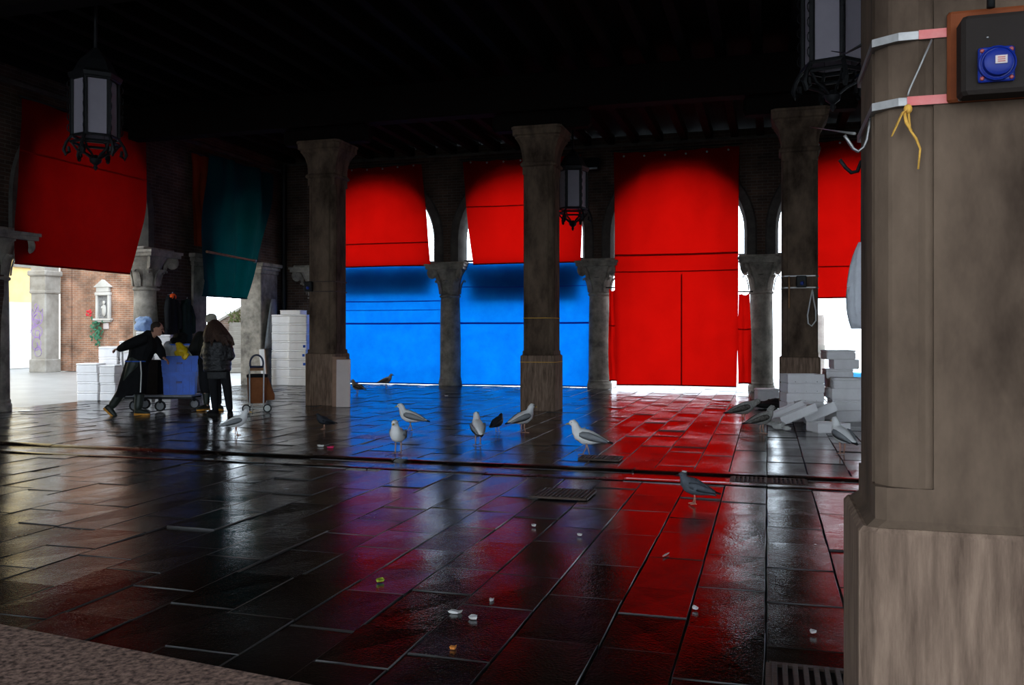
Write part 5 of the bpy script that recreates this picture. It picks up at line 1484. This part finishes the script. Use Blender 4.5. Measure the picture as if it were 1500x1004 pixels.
def bird(kind, px_, py_, face_deg, label, young=False, pose=0, s=1.0):
    """face_deg: 0 looks right in the picture, 90 away, 180 left, 270 towards us"""
    body, parts = bird_meshes(kind, young, pose)
    p = on_floor(px_, py_)
    o = empty('gull' if kind == 'gull' else 'pigeon', (p.x, p.y, 0.004), YAW + R(face_deg), label, 'bird', 'gulls and pigeons on the wet floor')
    o.scale = (s, s, s)
    b = bpy.data.objects.new('body', body); COL.objects.link(b); b.parent = o
    for n_, me in parts:
        c = bpy.data.objects.new(n_, me); COL.objects.link(c); c.parent = o
    return o


bird('gull', 858, 668, 170, 'large white gull with grey wings facing left beside the drain grate', pose=2, s=0.95)
bird('gull', 583, 665, 262, 'white gull facing the camera in front of the gutter', s=0.95)
bird('gull', 600, 632, 168, 'white gull facing left just behind the forward facing gull', pose=2, s=0.92)
bird('gull', 700, 653, 100, 'gull seen from behind with folded grey wings, left of the black pigeon', s=0.95)
bird('gull', 767, 635, 35, 'white gull standing at the foot of the middle pillar', s=0.95)
bird('gull', 566, 568, 8, 'small distant gull facing right before the left blue tarpaulin', True, s=0.82)
bird('gull', 523, 579, 150, 'dark young gull facing left beside the leaning panels', True, pose=0, s=0.82)
bird('gull', 347, 638, 25, 'pale gull standing on the floor in front of the shopping trolley', pose=0, s=0.82)
bird('gull', 1090, 620, 5, 'brown speckled young gull farther back beside the foam boxes', True, 1, s=1.0)
bird('gull', 1117, 636, 10, 'brown speckled young gull nearer, by the crumpled paper', True, 0, s=0.92)
bird('gull', 1233, 666, 100, 'pale gull standing next to the edge of the nearest pillar', s=0.98)
bird('pigeon', 729, 634, 60, 'black pigeon between two gulls before the middle pillar', True, s=0.98)
bird('pigeon', 1016, 740, 165, 'dark grey pigeon alone on the red reflection', False, s=0.98)
bird('pigeon', 474, 630, 200, 'dark pigeon in the shadow below the left pillar', True, s=0.9)

# ------------------------------------------------------------------ litter
LT = [(485, 657, 'litter_pink', .045, 'bright pink scrap behind the gutter at left'), (557, 853, 'litter_green', .03, 'yellow green leaf scrap on the dark paving'),
      (667, 900, 'litter_white', .03, 'white scrap on near paving, left of a pair'), (693, 908, 'litter_white', .026, 'white scrap on near paving, right of a pair'),
      (664, 953, 'litter_orange', .018, 'tiny orange scrap on the nearest paving'), (782, 772, 'litter_white', .022, 'white scrap on paving before the front drain grate'),
      (849, 786, 'litter_white', .02, 'white scrap between blue and red reflections'), (1019, 894, 'litter_white', .022, 'white scrap on the dark red paving'),
      (1191, 929, 'litter_white', .022, 'pale pebble beside the nearest pillar'), (720, 882, 'litter_white', .018, 'small white scrap above the white pair'),
      (470, 655, 'litter_white', .04, 'white scrap beside the pink one'), (654, 581, 'litter_white', .05, 'white scrap near the stone column base'),
      (1003, 693, 'litter_white', .03, 'pale scrap lying on the red gutter kerb'), (975, 815, 'litter_white', .024, 'thin pale straw on the red paving')]
for i, (px_, py_, m_, s, lab) in enumerate(LT):
    p = on_floor(px_, py_); rl = random.Random(i)
    mb = MB(); N_ = 9
    top = [Vector((s * (1 + rl.uniform(-.35, .35)) * math.cos(2 * math.pi * j / N_), 0.7 * s * (1 + rl.uniform(-.35, .35)) * math.sin(2 * math.pi * j / N_), 0.008 + rl.uniform(0, .35) * s)) for j in range(N_)]
    bot = [Vector((v.x * .8, v.y * .8, 0.0)) for v in top]
    mb.rings([bot, top])
    o = mb.build('straw' if 'straw' in lab else 'litter_scrap', m_, None, (p.x, p.y, 0.006), rl.uniform(0, 6)); tag(o, lab, 'litter')
    if 'straw' in lab: o.scale = (2.5, 0.35, 0.5); o.rotation_euler = (0, 0, R(75))

# ------------------------------------------------------------------ fittings on the pillars
def strap(parent, h, z, ht, mname, name='strap', sides=4):
    c = 0.05
    MB().rings([oct_ring(h + 0.004, c, z), oct_ring(h + 0.007, c, z + .002), oct_ring(h + 0.007, c, z + ht - .002), oct_ring(h + 0.004, c, z + ht)]).build(name, mname, parent)


# near pillar electrics
nx0, ny0 = NP[0] - 0.30, NP[1] - 0.30 * NSY      # left and front faces
def fpt(px_, py_, off=0.0): return on_y(px_, py_, ny0 - off)
pA = fpt(1386, 153); pB = fpt(1560, 5)
eb = empty('socket_box', ((pA.x + pB.x) / 2, ny0, pA.z), 0, 'black electrical socket box on orange back plate strapped to the nearest pillar', 'socket box')
wE, hE = pB.x - pA.x, pB.z - pA.z
MB().box((0, -0.008, hE / 2), (wE, 0.016, hE), bev=0.006).build('back_plate', 'plate_orange', eb)
q0 = fpt(1408, 140, 0.07); q1 = fpt(1545, 12, 0.07)
c0 = eb.location
MB().box(((q0.x + q1.x) / 2 - c0.x, -0.046, (q0.z + q1.z) / 2 - c0.z), (q1.x - q0.x, 0.06, q1.z - q0.z), bev=0.008).build('housing', 'box_dark', eb)
s0 = fpt(1433, 121, 0.085); s1 = fpt(1487, 66, 0.085)
sx, sz = (s0.x + s1.x) / 2 - c0.x, (s0.z + s1.z) / 2 - c0.z
sw, shh = s1.x - s0.x, s1.z - s0.z
so = MB().box((sx, -0.081, sz), (sw, 0.01, shh), bev=0.003).build('socket', 'socket_blue', eb)
lid = MB()
rr = [[Vector((sx + sw * q * math.cos(2 * math.pi * j / 28), yv, sz + sw * q * math.sin(2 * math.pi * j / 28))) for j in range(28)] for q, yv in ((.52, -.085), (.52, -.094), (.47, -.096), (.45, -.094), (.42, -.094), (.40, -.104), (.3, -.108))]
lid.rings(rr); lid.build('lid', 'socket_blue', so, smooth=True)
MB().box((sx + 0.003, -0.1095, sz + 0.002), (sw * .32, 0.003, shh * .23)).build('label_plate', 'label_white', so)
for i_ in range(3):
    MB().box((sx + 0.003, -0.1115, sz + 0.006 - i_ * .004), (sw * .2, 0.001, 0.0016)).build('label_line', 'label_red', so)
for a, b in ((-.4, .4), (.4, .4), (.4, -.4), (-.4, -.4)):
    MB().ellip((sx + sw * a, -0.0865, sz + shh * b), (.0045, .003, .0045), 10, 6).build('screw', 'screw_red', so, smooth='all')
pS = fpt(1407, 145, .02); MB().ellip((pS.x - c0.x, -0.018, pS.z - c0.z), (.005, .004, .005), 10, 6).build('bolt', 'steel', eb, smooth='all')
pS = fpt(1448, 53, .085); MB().ellip((pS.x - c0.x, -0.077, pS.z - c0.z), (.003, .003, .003), 8, 5).build('bolt', 'steel', eb, smooth='all')
MB().tube([(q0.x - c0.x + .06, -0.045, hE - .01), (q0.x - c0.x + .06, -0.045, hE + .05), (q0.x - c0.x + .1, -0.03, hE + .14), (q0.x - c0.x + .1, -0.02, hE + .6)], .008, 8).build('cable', 'cable_black', eb, smooth='all')

# steel straps round the near pillar
def bandloop(z, ht, label, redlen):
    t = empty('steel_strap', (NP[0], NP[1], z), 0, label, 'strap')
    t.scale = (1, NSY, 1)
    MB().rings([oct_ring(0.302, .05, 0), oct_ring(0.305, .05, .001), oct_ring(0.305, .05, ht - .001), oct_ring(0.302, .05, ht)]).build('band', 'steel', t)
    x0 = -0.25 + redlen
    MB().box(((x0 + 0.25) / 2 , -0.3065, ht / 2), (0.25 - x0, 0.003, ht * 1.02)).build('red_reflection', 'strap_reflection', t)  # red reflection on the steel, painted as a coloured strip
    return t
zA = fpt(1340, 59).z; zB = fpt(1340, 155).z
bandloop(zA, fpt(1340, 46).z - zA, 'shiny steel strap with painted red reflection, upper of two on the nearest pillar', 0.035)
bandloop(zB, fpt(1340, 142).z - zB, 'dull steel strap with painted red reflection, lower of two on the nearest pillar', 0.012)
# wire and yellow ribbon
wv_ = MB().tube([fpt(1365, 58, .012), fpt(1350, 92, .012), fpt(1332, 132, .014), fpt(1330, 140, .016)], .0022, 6)
o = wv_.build('tie_wire', 'wire', smooth='all'); tag(o, 'thin steel wire running between the two straps of nearest pillar', 'wire')
rb_ = empty('yellow_ribbon', fpt(1330, 160, .012), 0, 'yellow ribbon ends knotted on the lower strap of nearest pillar', 'ribbon')
r0 = rb_.location
def rel(a): return a - r0
MB().ellip((0, 0, 0), (.009, .009, .011), 10, 7).build('knot', 'rope_yellow', rb_, smooth='all')
MB().tube([rel(fpt(1330, 160, .014)), rel(fpt(1322, 165, .02)), rel(fpt(1313, 185, .018)), rel(fpt(1306, 200, .02))], [.005, .005, .006, .004], 6, flat=(.3, 1)).build('ribbon_end', 'rope_yellow', rb_, smooth='all')
MB().tube([rel(fpt(1324, 163, .016)), rel(fpt(1328, 180, .02)), rel(fpt(1335, 192, .018))], [.0035, .004, .003], 6, flat=(.3, 1)).build('ribbon_end', 'rope_yellow', rb_, smooth='all')
MB().tube([rel(fpt(1331, 165, .014)), rel(fpt(1333, 190, .02)), rel(fpt(1342, 203, .016)), rel(fpt(1348, 218, .016)), rel(fpt(1345, 248, .012))], [.0025, .0025, .003, .0025, .002], 6, flat=(.4, 1)).build('ribbon_end', 'rope_yellow', rb_, smooth='all')
# hooks on the hidden left side of the pillar
def hook(pts, d, r_, m_, label, name='steel_hook'):
    o = MB().tube([at_d(a, b, d) for a, b in pts], r_, 8).build(name, m_, smooth='all'); tag(o, label, 'hook')
hook([(1276, 170), (1273, 188), (1270, 205), (1265, 216), (1257, 222), (1250, 218), (1243, 207), (1237, 198)], 2.0, .004, 'steel', 'bright steel J hook on the left face of the nearest pillar')
hook([(1262, 236), (1256, 251), (1247, 253), (1239, 246), (1230, 234)], 2.25, .005, 'iron', 'dark iron hook silhouetted against the short red curtain')
o = MB().tube([at_d(1186, 186, 15.2), at_d(1225, 192, 5.0), at_d(1252, 196, 2.1)], .004, 6).build('slack_wire', 'wire', smooth='all'); tag(o, 'slack wire stretched from the dark pillar capital to the hook', 'wire')
o = MB().tube([at_d(1218, 75, 8.3), at_d(1240, 78, 4.0), at_d(1262, 66, 2.2)], .004, 6).build('slack_wire', 'cable_black', smooth='all'); tag(o, 'dark wire running from the top lantern to the nearest pillar', 'wire')

# boxes and straps on the far pillars
def far_box(X_, Y_, px_, zc_, label, n=2, cable=False, strapmat='rust_iron'):
    t = empty('junction_box', (X_, Y_, zc_), 0, label, 'junction box')
    dz = 0.10
    for sg in (-1, 1):
        MB().rings([oct_ring(0.302, .05, sg * dz - .012), oct_ring(0.306, .05, sg * dz - .011), oct_ring(0.306, .05, sg * dz + .011), oct_ring(0.302, .05, sg * dz + .012)]).build('strap', strapmat, t)
    MB().box((px_, -0.35, 0), (0.17, 0.1, 0.20), bev=0.015).build('housing', 'cable_black', t)
    MB().ellip((px_ + 0.01, -0.41, -0.03), (.035, .03, .035), 10, 6).build('socket', 'plastic_navy', t, smooth='all')
    return t
far_box(PXS[0], PY, -0.24, on_y(460, 420, PY - .3).z, 'dark junction box strapped to the left pillar')
far_box(PXS[2], PY, 0.02, on_y(1172, 413, PY - .3).z, 'dark junction box strapped to the pillar behind the foam boxes', strapmat='steel')
pc_ = [on_y(a, b, PY - .36) for a, b in ((1190, 424), (1192, 440), (1195, 455), (1195, 470), (1189, 478), (1184, 474), (1183, 462), (1187, 440), (1190, 424))]
o = MB().tube(pc_, .012, 6).build('cable_loop', 'cable_white', smooth='all'); tag(o, 'white cable loop hanging on the pillar behind the foam boxes', 'cable')
o = MB().tube([on_y(1156, 405, PY - .33), on_y(1156, 452, PY - .33)], .015, 6).build('cable_duct', 'pole_wood', smooth='all'); tag(o, 'short tan cable duct on the pillar behind the foam boxes', 'duct')
for z_, lab in ((on_y(795, 466, PY - .3).z, 'thin orange cord tied round the middle pillar shaft'), (on_y(795, 531, PY - .33).z, 'thin orange cord tied round the middle pillar plinth')):
    h_ = .306 if z_ > 1.1 else .342
    o = MB().rings([oct_ring(h_ - .004, .05 if z_ > 1.1 else .03, -.006), oct_ring(h_, .05 if z_ > 1.1 else .03, 0), oct_ring(h_ - .004, .05 if z_ > 1.1 else .03, .006)]).build('orange_cord', 'rope_yellow', PIL_MID, (0, 0, z_)); o['label'] = lab
